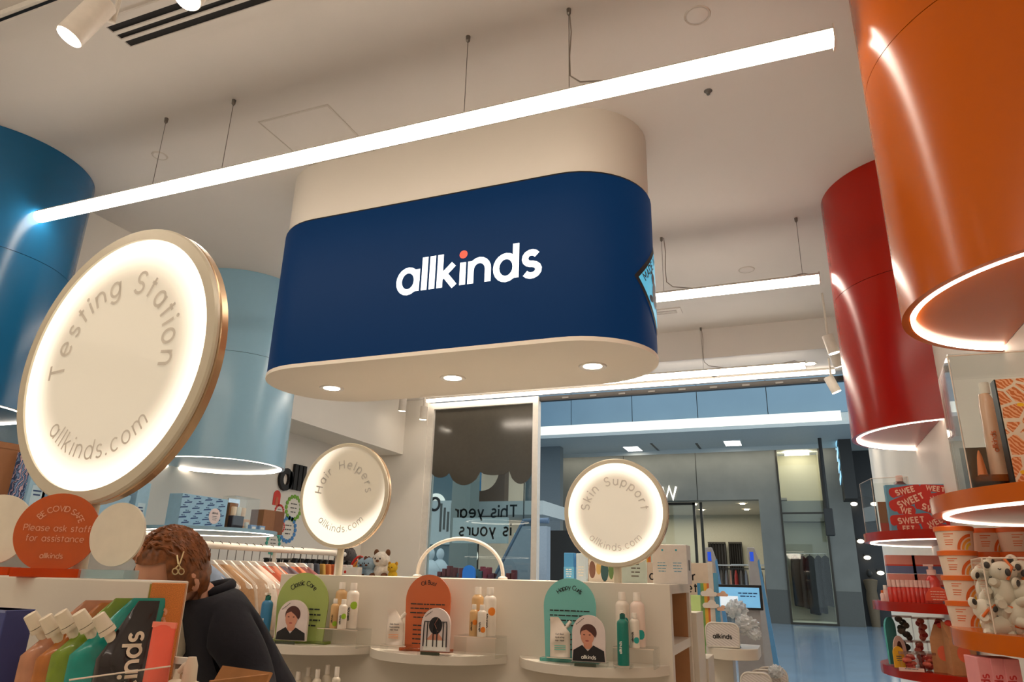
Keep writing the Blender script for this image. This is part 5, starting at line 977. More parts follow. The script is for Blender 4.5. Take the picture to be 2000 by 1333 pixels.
# bottles
def bottle(label, px, ytop, ybot, rpx, Y, body, mark=None, kind='flip', zbase=None, group='hair care bottles', word='allkinds', ms=0):
    B = hz(px, ybot, Y); s = ppm(B); z0 = B.z if zbase is None else zbase; H_ = hz(px, ytop, Y).z - z0; r_ = rpx * s
    t = thing('bottle', label, 'bottle', (B.x, Y, z0), group=group); hc = H_ * .16; m = mat('bottle_' + str(body), body, .35, coat=.2)
    MB().lathe([(0, 0), (r_ * .95, 0), (r_, .004), (r_, H_ - hc - r_ * .75), (r_ * .92, H_ - hc - r_ * .4), (r_ * .5, H_ - hc), (0, H_ - hc)], 26).build('body', m, t, smooth=50)
    if kind == 'flip': MB().lathe([(0, H_ - hc), (r_ * .56, H_ - hc), (r_ * .54, H_ - .002), (r_ * .5, H_), (0, H_)], 20).build('cap', mat('bottle_cap', (232, 222, 208), .4), t, smooth=40)
    else:
        MB().lathe([(0, H_ - hc), (r_ * .5, H_ - hc), (r_ * .48, H_ - hc * .45), (r_ * .22, H_ - hc * .35), (r_ * .2, H_), (0, H_)], 18).build('cap', mat('spray_cap', tuple(int(v * .8) for v in body), .4), t, smooth=40); MB().box(-r_ * .3, r_ * .3, -r_ * .7, r_ * .3, H_ - hc * .3, H_).build('nozzle', mat('bottle_cap', (232, 222, 208), .4), t, bevel=.001)
    vis = math.atan2(-B.x, B.y) * .75                       # turned towards the aisle
    def mp(a, b): th = -PI / 2 + vis + b / r_; return Vector(((r_ + .0006) * math.cos(th), (r_ + .0006) * math.sin(th), a))
    hb_ = H_ - hc - r_
    if mark:
        mk = mat('mark_' + str(mark), mark, .5); mb = MB(); n = 10; cx_, cz_, rr = .45 * r_ + .0, hb_ * (.62 + ms), r_ * .62
        for i in range(n):
            for j in range(4):
                q = []
                for (ii, jj) in ((i, j), (i + 1, j), (i + 1, j + 1), (i, j + 1)):
                    a = 2 * PI * ii / n; q.append(mp(cz_ + rr * jj / 4 * math.sin(a), cx_ + rr * jj / 4 * math.cos(a)))
                mb.add(q, [(0, 1, 2, 3)])
        mb.build('round_mark', mk, t)
    if word: text(t, 'logo_lettering', word, r_ * .30, .28, M_black if sum(body) > 330 else M_wink, (Vector(), EX, EZ), mp=lambda a, b: mp(hb_ * .45 + a, -b * 1.0 - r_ * .18) + (mp(hb_ * .45, -b - r_ * .18) - Vector((0, 0, hb_ * .45))) * .02, track=-.05)
    return t
def riser(label, x0, x1, ytop, Y, d=.055):
    A, B = hz(x0, ytop, Y), hz(x1, ytop, Y); w_ = (B.x - A.x) / 2; z = A.z * .5 + B.z * .5 - ZS
    t = thing('acrylic_riser', label, 'riser', ((A.x + B.x) / 2, Y + d * .5, ZS), group='acrylic risers'); MB().box(-w_, w_, -d, d, z - .004, z).build('top_plate', M_acr, t)
    for x in (-w_, w_ - .004): boxo('side_plate', M_acr, (x, x + .004, -d, d, 0, z - .004), t)
    boxo('front_edge', mat('acrylic_edge'), (-w_, w_, -d - .0006, -d, z - .004, z - .001), t); return ZS + z
WB, AMB = (228, 216, 200), (206, 164, 110)
GRN, ORG, TEAL = (150, 186, 40), (232, 130, 30), (30, 160, 150)
zr = riser('clear acrylic riser under the green-marked bottles', 627, 706, 1228, 2.72)
bottle('tall amber bottle at the back of the green-marked set', 662, 1138, 1216, 11.5, 2.79, AMB, None, zbase=zr); bottle('tall white bottle with green mark, largest of its set', 684, 1139, 1226, 12, 2.76, WB, GRN, zbase=zr, ms=.1); bottle('small amber bottle with green mark at the front left', 651, 1170, 1222, 7.8, 2.715, AMB, GRN, zbase=zr, ms=-.4); bottle('small white bottle with green mark at the front', 667, 1171, 1226, 8.5, 2.70, WB, GRN, zbase=zr)
zr = riser('clear acrylic riser under the orange-marked bottles', 893, 975, 1243, 2.70)
bottle('tall amber bottle at the back of the orange-marked set', 931, 1147, 1236, 12, 2.77, AMB, ORG, zbase=zr); bottle('tall white bottle with orange mark, largest of its set', 955, 1148, 1244, 12.8, 2.74, WB, ORG, zbase=zr, ms=.1); bottle('small amber bottle with orange mark at the front left', 924, 1181, 1240, 8.2, 2.69, AMB, ORG, zbase=zr); bottle('small white bottle with orange mark at the front', 940, 1182, 1245, 8.8, 2.68, WB, ORG, zbase=zr, ms=-.3)
zr = riser('clear acrylic riser under the teal-marked bottles', 1200, 1280, 1265, 2.70)
bottle('tall white bottle with teal mark at the back left of its set', 1217, 1157, 1255, 13.5, 2.77, WB, TEAL, zbase=zr); bottle('tall pinkish white bottle at the right of the teal-marked set', 1247, 1158, 1262, 14.5, 2.74, (236, 212, 196), TEAL, zbase=zr, ms=-.3); bottle('small white bottle with teal mark beside the green spray bottle', 1240, 1198, 1258, 9.5, 2.68, WB, TEAL, zbase=zr, ms=-.3)
zr = riser('small acrylic block under the green spray bottle', 1201, 1232, 1300, 2.66, .03); bottle('deep green spray bottle on the right half-round shelf', 1218, 1193, 1300, 11.5, 2.655, (0, 118, 104), None, 'spray', zbase=zr)
zr = riser('small acrylic block under the blue spray bottle', 502, 526, 1249, 2.68, .03); bottle('blue spray bottle at the left end of the counter shelf', 514, 1158, 1247, 11, 2.68, (46, 118, 160), None, 'spray', zbase=zr)
# white spouted mask pouches
for (px, y0, y1, lb, Y) in ((770, 1190, 1260, 'white spouted mask pouch beside the orange arch board', 2.70), (1094, 1206, 1284, 'white spouted mask pouch beside the teal arch board', 2.69)):
    B, T = hz(px, y1, Y), hz(px, y0, Y); H_ = T.z - B.z; sc = H_ / .205
    zr = riser('acrylic ledge under the ' + lb, px - 24, px + 26, y1, Y, .03)
    t, yf, w_, h_ = pouch(lb, Vector((0, 0, 0)), math.radians(12), mat('white_pouch', (230, 216, 200), .4, coat=.1), w=.112, h=.205, th=.02, scale=sc, capm=mat('bottle_cap'), name='mask_pouch', group='white mask pouches')
    t.location = (B.x, Y, zr); t.scale = (-1, 1, 1)
    for k, (st, z) in enumerate((('Daily Repair', .56), ('Replenishing', .48), ('Hair Mask', .40)) if px < 900 else (('Curl Beat', .56), ('Hydrating', .48), ('Hair Mask', .40))):
        text(t, 'name_lettering', st, h_ * .026, .24, M_black, (Vector(), EX, EZ), mp=lambda a, b: Vector((-a, yf(-a, h_ * z + b) - .003, h_ * z + b)))
    for k in range(3): MB().box(-w_ * .3, w_ * .25, -.026, -.024, h_ * (.28 - .045 * k), h_ * (.30 - .045 * k)).build('tinted_print', mat('tint_%d' % (px < 900), ((90, 190, 170), (236, 160, 110))[px < 900], .6), t)
# spare bottles on the lower shelf
for i in range(7): bottle(('first', 'second', 'third', 'fourth', 'fifth', 'sixth', 'seventh')[i] + ' of the spare white bottles on the shelf below', 537 + i * 19, 1316 - i * 2.2 - (6 if i % 2 else 0), 1390, 8.5, 2.70 + (.05 if i % 2 else 0), (220, 208, 188), None, zbase=.80, group='spare bottles on the lower shelf', word=None)
# goods along the counter top
TY = 3.15
def card(name, label, cat, x0, x1, y0, y1, Y, m, d=.03, parts=None, rz=0):
    A, B = hz(x0, y1, Y), hz(x1, y0, Y); w_ = (B.x - A.x) / 2; z0 = CT; H_ = B.z - z0
    t = thing(name, label, cat, ((A.x + B.x) / 2, Y, z0), rz); boxo('body', m, (-w_, w_, -d, d, 0, H_), t, bevel=.002)
    if parts: parts(t, w_, H_, d)
    return t
def pbars(m, n, z, hgt, al='c', wd=1.2, x=0): return lambda t, w_, H_, d: bars(t, 'print', m, (Vector((x * w_, -d, H_ * z)), EX, EZ), n, w_ * wd, H_ * hgt, H_ * hgt * .35, n, al)
def twotone(t, w_, H_, d): boxo('lower_band', mat('sky_band', (92, 170, 214), .5), (-w_ - .0006, w_ + .0006, -d - .0006, d + .0006, .001, H_ * .5), t); bars(t, 'print', M_wink, (Vector((0, -d - .0006, H_ * .4)), EX, EZ), 4, w_ * 1.2, H_ * .08, H_ * .03, 3)
card('blue_carton', 'bright blue two-tone carton on the counter behind the teal board', 'carton', 1104, 1123, 1081, 1135, TY, mat('sky_blue', (64, 140, 196), .5), .02, twotone)
card('ice_carton', 'icy pale blue carton next to the bright blue carton', 'carton', 1128, 1146, 1082, 1136, TY, mat('ice_blue', (196, 216, 228), .5), .02, pbars(M_wink, 4, .5, .1))
def photo(t, w_, H_, d):
    for k, (x, z, rx, rz, c) in enumerate(((-.7, .5, .25, .42, (120, 84, 70)), (-.2, .55, .2, .3, (206, 176, 110)), (.25, .45, .3, .5, (40, 84, 92)), (.75, .5, .2, .45, (96, 130, 80)))): MB().prism(arcp(w_ * x, H_ * z, w_ * rx, H_ * rz * .85, 0, 360, 14)[:-1], 0, .0008, (Vector((0, -d - .0002 * k, 0)), EX, EZ)).build('photo_shape', mat('photo_%d' % k, c, .5), t)
    boxo('frame_base', M_acr, (-w_ * 1.05, w_ * 1.05, -.03, .03, 0, .012), t)
card('picture_stand', 'small frame with a colourful photograph left of the mirror stem', 'photo frame', 1150, 1200, 1090, 1135, TY - .03, mat('frame_white', (226, 216, 204), .5), .004, photo)
card('info_card', 'mint grey information card right of the mirror stem', 'card', 1214, 1262, 1076, 1134, TY - .03, mat('mint_card', (176, 196, 194), .5), .004, pbars(M_ink, 4, .55, .12, 'l', .8, -.2))
def boxdeco(t, w_, H_, d):
    for k in (-1, 1): bars(t, 'side_print', mat('box_blue', (84, 150, 184), .6), (Vector((k * w_ * .45, -d, H_ * .52)), EX, EZ), 4, w_ * .55, H_ * .07, H_ * .02, 5 + k); MB().prism(arcp(k * w_ * .4, H_ * .86, w_ * .06, w_ * .06, 0, 360, 12)[:-1], 0, .0008, (Vector((0, -d, 0)), EX, EZ)).build('dot', mat('dot_teal', (50, 160, 180), .6), t)
    boxo('handle_slot', M_dark, (w_ - .0005, w_ + .0006, -d * .3, d * .3, H_ * .35, H_ * .62), t)
card('white_box', 'grey white box with blue print at the right end of the counter top', 'box', 1281, 1344, 1066, 1138, TY, mat('box_greywhite', (206, 206, 206), .5), .06, boxdeco)
h0, h1, hm = hz(815, 1128, TY), hz(982, 1130, TY), hz(900, 1053, TY)
t = thing('white_hoop', 'white arched hoop standing on the counter before the shop window', 'hoop', ((h0.x + h1.x) / 2, TY, CT)); w_ = (h1.x - h0.x) / 2
MB().tube([(w_ * math.cos(a), 0, .012 + (hm.z - CT - .012) * math.sin(a) ** .92) for a in (PI * i / 36 for i in range(37))], .0085, 12).build('hoop', M_rail, t, smooth=60)
for s_ in (-1, 1): MB().lathe([(0, 0), (.022, 0), (.022, .008), (.01, .014), (0, .014)], 16, (s_ * w_, 0)).build('foot', M_rail, t, smooth=40)
# ================================================================== right of the counter: signs, screen, bags, gates
def panel_at(x0, x1, y0, y1, Y): A, B = at(x0, y1, Y=Y), at(x1, y0, Y=Y); return A.x, B.x, A.z, B.z
x0, x1, z0, z1 = panel_at(1250, 1393, 1101, 1166, 4.5)
t = thing('message_board', 'cream board lettered in black with small rainbow on top behind the counter end', 'sign board', ((x0 + x1) / 2, 4.5, 0)); w_ = (x1 - x0) / 2
boxo('panel', mat('cream_board', (222, 206, 186), .5), (-w_, w_, -.008, .008, z0, z1), t, bevel=.002); boxo('post', M_lam, (-w_ * .9, -w_ * .8, -.008, .008, 0, z0), t); boxo('post', M_lam, (w_ * .7, w_ * .8, -.008, .008, 0, z0), t)
text(t, 'message_lettering', 'Care for', .034, .24, M_black, (Vector((-.05, -.009, z1 - .10)), EX, EZ), track=.22); text(t, 'message_lettering', 'the planet', .034, .24, M_black, (Vector((-.045, -.009, z0 + .035)), EX, EZ), track=0)
for k, c in enumerate(((70, 150, 200), (120, 170, 90), (230, 180, 60), (220, 120, 60))): MB().prism([(-w_ + .01 + k * .016, z1), (-w_ + .026 + k * .016, z1), (-w_ + .026 + k * .016, z1 + .03 + .03 * k), (-w_ + .01 + k * .016, z1 + .02 + .026 * k)], -.006, .006).build('rainbow_fin', mat('fin_%d' % k, c, .6), t)
x0, x1, z0, z1 = panel_at(1373, 1404, 1100, 1228, 4.55)
t = thing('rainbow_totem', 'upright rainbow totem with white clouds beside the bags', 'totem', ((x0 + x1) / 2, 4.4, 0)); w_ = (x1 - x0) / 2; zm = at(1380, 1140, Y=4.4).z
for k, c in enumerate(((50, 130, 170), (110, 160, 80), (224, 180, 70), (214, 120, 70))): boxo('stripe', mat('fin_%d' % k, c, .6), (-w_ + k * .018, -w_ + k * .018 + .0178, -.006, .006, 0, zm), t)
boxo('white_plank', M_wmet, (w_ * .15, w_ * .62, -.012, .012, 0, z1), t, bevel=.002); boxo('blue_plank', mat('totem_blue', (86, 160, 200), .5), (w_ * .63, w_ * 1.05, -.012, .012, 0, z1 - .06), t)
for k, (px, py) in enumerate(((1383, 1160), (1387, 1183), (1410, 1162), (1410, 1190))):
    p = at(px, py, Y=4.38); s_ = .030 if k < 2 else .02; cl = [(-1.6, -.5), (1.6, -.5)] + arcp(1.2, -.1, .5, .4, -60, 100, 5) + arcp(.35, .25, .75, .75, 20, 160, 8) + arcp(-.8, -.05, .6, .5, 80, 240, 6)
    MB().prism([(a * s_, b * s_) for a, b in cl], -.006, .006, (Vector((p.x - t.location.x, -.02, p.z)), EX, EZ)).build('cloud', mat('cloud_%d' % (k > 1), ((238, 230, 220), (236, 190, 160))[k > 1], .6), t)
x0, x1, z0, z1 = panel_at(1404, 1487, 1144, 1190, 5.5)
t = thing('screen', 'black framed screen showing pale blue picture on a grey stand', 'screen', ((x0 + x1) / 2, 5.5, 0), math.radians(6)); w_ = (x1 - x0) / 2
boxo('bezel', mat('screen_black', (18, 18, 20), .3), (-w_, w_, -.015, .02, z0, z1), t, bevel=.003); boxo('display', mat('screen_blue', (120, 180, 220), .3, emit=lin((110, 180, 225)), es=.6), (-w_ * .95, w_ * .88, -.0165, -.015, z0 + .015, z1 - .018), t)
boxo('picture_wave', emis('screen_pale', lin((190, 220, 240)), .7), (-w_ * .9, -w_ * .1, -.0170, -.0165, z0 + .025, z0 + .09), t); bars(t, 'picture_print', mat('screen_ink', (40, 90, 140), .5), (Vector((w_ * .35, -.0168, z1 - .06)), EX, EZ), 2, w_ * .9, .02, .008, 3); boxo('stand', mat('stand_grey', (150, 150, 152), .5), (-w_ * .3, w_ * .85, 0, .03, 0, z0), t)
def gate(label, px, Y):
    T = at(px, 1070, Y=Y); t = thing('security_gate', label, 'gate', (T.x, Y, 0), group='security gates'); H_ = T.z
    MB().prism([(-.03, 0), (.17, 0), (.17, .5), (.06, H_ - .1), (.03, H_), (-.03, H_)], -.015, .015).build('antenna', mat('gate_grey', (150, 152, 156), .4), t, bevel=.006); MB().prism([(.155, .1), (.175, .1), (.175, .5), (.066, H_ - .1), (.05, H_ - .12)], -.017, .017).build('blue_edge', mat('gate_blue', (80, 140, 190), .4), t)
    boxo('indicator', mat('blue_led', (16, 60, 190), .4, emit=lin((20, 90, 230)), es=.5), (-.012, .02, -.018, -.015, H_ - .12, H_ - .04), t); boxo('foot', M_dark, (-.06, .2, -.05, .05, 0, .02), t)
gate('left security gate with blue light at the shop entrance', 1384, 6.9); gate('right security gate with blue light at the shop entrance', 1466, 6.9)
# bag tables
M_quilt = stripemat('quilted_white', [(214, 208, 204), (222, 216, 212), (196, 188, 184)], 28, 0, .78, 0)
zt = at(1430, 1263, Y=4.25).z; x0, x1 = at(1381, 1263, Y=4.25).x, at(1482, 1263, Y=4.25).x
t = thing('bag_table', 'small white half-round pedestal table with a quilted pouch', 'table', ((x0 + x1) / 2, 4.25, 0)); w_ = (x1 - x0) / 2
MB().prism([(-w_, .18), (-w_, -.05)] + [(w_ * math.cos(a), -.05 - .12 * math.sin(a)) for a in (PI - PI * i / 16 for i in range(1, 16))] + [(w_, -.05), (w_, .18)], zt - .055, zt, FL).build('top', M_lam, t, smooth=40, bevel=.003); boxo('pedestal', M_lam, (-w_ * .75, w_ * .0, -.06, .12, 0, zt - .055), t, bevel=.003)
boxo('low_shelf', M_lam, (w_ * .1, w_ * 1.9, -.20, .12, zt - .27, zt - .24), t, bevel=.003); boxo('low_leg', M_lam, (w_ * .5, w_ * 1.5, -.15, .1, 0, zt - .27), t); zl = zt - .24
def bagpouch(label, x, Y, z, w_, h_, d=.035, rz=0):
    t = thing('quilted_pouch', label, 'pouch bag', (x, Y, z), rz, 'quilted pouches'); r_ = h_ * .28
    out = [(-w_, 0), (w_, 0), (w_, h_ - r_)] + arcp(w_ - r_, h_ - r_, r_, r_, 0, 90, 8) + arcp(-w_ + r_, h_ - r_, r_, r_, 90, 180, 8)
    MB().prism(out, -d, d).build('body', M_quilt, t, smooth=40, bevel=.008)
    o2 = [(a, -d + .001, max(.006, b)) for a, b in out]; MB().tube(o2, .005, 8, True).build('piping', M_wmet, t, smooth=60); text(t, 'logo_lettering', 'allkinds', w_ * .18, .28, M_black, (Vector((0, -d - .001, h_ * .38)), EX, EZ), track=-.06)
    MB().tube([(w_ * .98, -d * .3, h_ * .1), (w_ * 1.05, -d * .5, h_ * .05)], .004, 6).build('zip_pull', mat('zip_blue', (120, 160, 200), .4), t)
def hsz(a, b, y0, y1, Y): A, B = at(a, y1, Y=Y), at(b, y0, Y=Y); return (A.x + B.x) / 2, (B.x - A.x) / 2, B.z - A.z
X_, w_, h_ = hsz(1382, 1442, 1217, 1262, 4.14); bagpouch('white quilted pouch lettered allkinds on the small table', X_, 4.14, zt, w_, h_)
X_, w_, h_ = hsz(1446, 1500, 1296, 1352, 4.10); bagpouch('white quilted pouch lettered allkinds low on the front ledge', X_ + .01, 4.10, zl, w_, h_ * .95); bagpouch('white quilted pouch leaning behind the low front one', X_ + .05, 4.18, zl, w_, h_ * 1.0, .025, .1); bagpouch('white quilted pouch rearmost on the low ledge', X_ + .08, 4.25, zl, w_, h_ * 1.05, .025, .15)
M_film = glassmat('bag_film', (.92, .96, .98), 1.6, .08, .6, (236, 242, 246))
def crumple(label, px, py, rpx, Y, z, seed, sx=1, sz=1):
    p = at(px, py, Y=Y); r_ = rpx * ppm(p); rnd = random.Random(seed); a, b, c_ = (rnd.uniform(3, 7) for _ in range(3)); t = thing('plastic_bag', label, 'bag', (p.x, Y, z), group='crumpled clear bags')
    f_ = lambda q: 1 + .16 * math.sin(a * q.x * 2 + b) * math.cos(c_ * q.z * 2 + a) + .10 * math.sin(11 * q.y + 7 * q.z + b) + .06 * math.sin(19 * q.x - 13 * q.z)
    hh = r_ * .85; t.location.z = max(z, p.z - r_ * .8); MB().ell((0, 0, hh * .9), r_ * sx, r_ * .9, hh * .95 * sz, 30, 20, fn=f_).build('film', M_film, t, smooth=30); MB().ell((0, 0, hh * .75), r_ * sx * .62, r_ * .55, hh * .6, 14, 10, fn=f_).build('contents', mat('bag_goods_%d' % (seed % 3), ((222, 226, 230), (150, 150, 146), (196, 214, 222))[seed % 3], .6), t, smooth=40); MB().tube([(0, 0, hh * 1.6), (r_ * .1, 0, hh * 1.8), (-r_ * .1, 0, hh * 1.95)], [.004, .008, .003], 8).build('knot', M_film, t, smooth=40)
crumple('large crumpled clear bag stacked behind the quilted pouch', 1458, 1222, 22, 4.24, zt, 1); crumple('crumpled clear bag on top of the heap by the screen', 1437, 1190, 20, 4.32, zt + .03, 2, 1, 1); crumple('small crumpled clear bag at the table edge', 1474, 1240, 12, 4.20, zt, 3); crumple('crumpled clear bag at the right of the low pouches', 1516, 1312, 14, 4.14, zl, 4)
# ================================================================== orange shelf goods
def vormat(key, edge, c1, c2, scale, wscale):
    m = bpy.data.materials.new(key); m.use_nodes = True; nt = m.node_tree; b = nt.nodes['Principled BSDF']; b.inputs['Roughness'].default_value = .5
    tc = nt.nodes.new('ShaderNodeTexCoord'); v = nt.nodes.new('ShaderNodeTexVoronoi'); v.feature = 'DISTANCE_TO_EDGE'; v.inputs['Scale'].default_value = scale; wv = nt.nodes.new('ShaderNodeTexWave'); wv.inputs['Scale'].default_value = wscale; wv.inputs['Distortion'].default_value = 6; wv.bands_direction = 'DIAGONAL'
    g_ = nt.nodes.new('ShaderNodeMath'); g_.operation = 'LESS_THAN'; g_.inputs[1].default_value = .055; st = nt.nodes.new('ShaderNodeMath'); st.operation = 'LESS_THAN'; st.inputs[1].default_value = .42
    m1 = nt.nodes.new('ShaderNodeMixRGB'); m1.inputs[1].default_value = lin(c1) + (1,); m1.inputs[2].default_value = lin(c2) + (1,); m2 = nt.nodes.new('ShaderNodeMixRGB'); m2.inputs[2].default_value = lin(edge) + (1,)
    for n_ in (v, wv): nt.links.new(tc.outputs['Object'], n_.inputs['Vector'])
    nt.links.new(v.outputs['Distance'], g_.inputs[0]); nt.links.new(wv.outputs['Fac'], st.inputs[0]); nt.links.new(st.outputs[0], m1.inputs[0]); nt.links.new(m1.outputs[0], m2.inputs[1]); nt.links.new(g_.outputs[0], m2.inputs[0]); nt.links.new(m2.outputs[0], b.inputs['Base Color']); MATS[key] = m; return m
def clearcase(label, N, F, Rr, z0, z1, lid=True, th=.005):
    """open-bottomed clear case on a parallelogram footprint: near corner N, left-back corner F, right corner Rr"""
    N, F, Rr = (Vector((q[0], q[1], 0)) for q in (N, F, Rr)); K = F + Rr - N; t = thing('clear_case', label, 'case', (N.x, N.y, z0)); H_ = z1 - z0
    for A, B in ((N, F), (N, Rr), (F, K), (Rr, K)):
        u = (B - A).normalized(); MB().prism([(0, 0), ((B - A).length, 0), ((B - A).length, H_), (0, H_)], -th / 2, th / 2, (A - N, u, EZ)).build('wall', M_acr, t)
    if lid: MB().prism([(q.x - N.x, q.y - N.y) for q in (N, Rr, K, F)], H_, H_ + th, FL).build('lid', M_acr, t)
    em = mat('acrylic_edge')
    for A in (N, F, Rr): MB().tube([A - N, A - N + EZ * H_], .0016, 6).build('bright_edge', em, t)
    for A, B in ((N, F), (N, Rr)): MB().tube([A - N + EZ * H_, B - N + EZ * H_], .0016, 6).build('bright_edge', em, t)
    return t
Z1 = 1.625; N = at(1888, 962, Z=Z1); N = Vector((.425, 2.07, Z1)); zt1 = at(1843, 697, Y=N.y).z; F = at(1812, 745, Z=zt1); Rr = at(1995, 690, Z=zt1)
clearcase('large clear acrylic case on the upper orange shelf', N, (N.x + .02, N.y + .26), (N.x + .25, N.y + .01), Z1, zt1)
p, p2 = at(1981, 950, Y=2.04), at(2010, 745, Y=2.06)
t = thing('patterned_box', 'tall box printed with orange peel pattern and cream veins', 'box', (p.x, 2.02, Z1)); H_ = p2.z - Z1
boxo('body', vormat('peel_print', (230, 214, 190), (206, 110, 48), (236, 176, 130), 22, 55), (0, .13, 0, .04, 0, H_), t, bevel=.001); boxo('spine', M_dark, (-.003, 0, 0, .04, 0, H_), t)
for k in range(5): MB().prism(arcp(.02 + .022 * k, .04 + .055 * ((k * 3) % 5), .008, .005, 0, 360, 10)[:-1], 0, .0006, (Vector((0, 0, 0)), EX, EZ)).build('yellow_spot', mat('spot_yellow', (240, 190, 30), .5), t)
p = at(1951, 860, Y=2.16); t = thing('clear_tube', 'clear tube with orange lettering standing in the case', 'tube', (p.x - .01, 2.16, Z1 + .004)); H_ = at(1935, 772, Y=2.16).z - Z1
MB().tube([(0, 0, .02), (0, 0, H_ - .03), (-.004, 0, H_)], [.024, .020, .012], 18).build('body', mat('clear_gel', (222, 180, 150), .2, coat=.4), t, smooth=50); MB().lathe([(0, 0), (.022, 0), (.024, .02), (0, .02)], 18).build('cap', M_cap, t, smooth=40)
text(t, 'logo_lettering', 'allkinds', .0085, .26, mat('orange_ink', (226, 110, 50), .5), (Vector((0, -.0245, H_ * .5)), EZ, -EX), track=-.05); MB().lathe([(0, H_), (.012, H_), (.012, H_ + .03), (0, H_ + .03)], 14).build('collar', M_wink, t, smooth=40)
p = at(1935, 945, Y=2.14); t = thing('smoked_tray', 'smoked brown acrylic tray holding an amber block in the case', 'tray', (N.x + .012, 2.10, Z1)); M_smk = glassmat('smoked_acrylic', (.42, .30, .20), 1.45, .03, .25, (60, 40, 28)); MB().box(0, .10, 0, .004, 0, .03).box(0, .10, .085, .089, 0, .13).box(0, .004, .004, .085, 0, .03).box(.096, .10, .004, .085, 0, .13).box(0, .10, 0, .089, -.0005, .004).build('tray', M_smk, t); boxo('amber_block', glassmat('amber', (.85, .45, .15), 1.45, .03, .4, (170, 90, 30)), (.02, .085, .02, .07, .005, .05), t, bevel=.003)
MB().lathe([(0, .05), (.012, .05), (.006, .10), (.002, .115), (0, .117)], 16, (.035, .05)).build('orange_cone', mat('cone_orange', (230, 130, 60), .4), t, smooth=50)
# tubs in stacks
M_tubw, M_tubo = mat('tub_white', (236, 214, 192), .45), mat('tub_lid', (222, 104, 22), .4); AR = [mat('arc_0', (222, 100, 30), .5), mat('arc_1', (230, 150, 50), .5), mat('arc_2', (238, 196, 50), .5)]
TH = .0645; TR = .0475
def mk_tub(label, x, y, z, face):
    t = thing('tub', label, 'tub', (x, y, z), face, 'stacked paper tubs')
    MB().lathe([(0, 0), (TR * .86, 0), (TR * .97, TH - .012)], 32).build('body', M_tubw, t, smooth=50); MB().lathe([(TR * .97, TH - .013), (TR * 1.03, TH - .013), (TR * 1.03, TH - .001), (TR * .98, TH), (0, TH)], 32).build('lid', M_tubo, t, smooth=40)
    rr = lambda z_: TR * (.86 + .11 * z_ / (TH - .012)) + .0008
    def mp(u, v): th = -PI / 2 + u / TR; return Vector((rr(v) * math.cos(th), rr(v) * math.sin(th), v))
    for k, (r0, r1) in enumerate(((.042, .034), (.030, .023), (.019, .012))):
        mb = MB(); n = 12
        for i in range(n):
            a, b = PI / 2 + PI / 2 * i / n * 1.0, PI / 2 + PI / 2 * (i + 1) / n; q = [mp(.028 + r_ * math.cos(g_), .002 + r_ * math.sin(g_)) for r_, g_ in ((r0, a), (r0, b), (r1, b), (r1, a))]; mb.add(q, [(0, 1, 2, 3)])
        mb.build('rainbow_arc', AR[k], t)
    mb = MB()
    for k in range(5): u0, v0 = -.045, TH - .022 - k * .006 - (.004 if k > 1 else 0); L = (.026, .018, .024, .022, .02)[k]; mb.add([mp(u0 + L * i / 4, v0 + h) for i in range(5) for h in (0, .002)], [(2 * i, 2 * i + 2, 2 * i + 3, 2 * i + 1) for i in range(4)])
    mb.build('small_print', mat('orange_ink', (226, 110, 50), .5), t); return t
Z2 = 1.30; fa = math.radians(10)
CA = at(1879, 1137, Y=2.32); nm4 = ('bottom', 'second', 'third', 'top')
for k in range(4): mk_tub(nm4[k] + ' white and orange tub of the left stack', CA.x, CA.y, Z2 + TH * k, fa)
CB = at(1940, 1137, Y=2.40)
for k in range(4): mk_tub(nm4[k] + ' white and orange tub of the middle stack behind the koalas', CB.x, CB.y, Z2 + TH * k, fa + .3)
CC = at(2003, 1137, Y=2.36)
for k in range(4): mk_tub(nm4[k] + ' white and orange tub of the right stack at the picture edge', CC.x, CC.y, Z2 + TH * k, fa + .3)
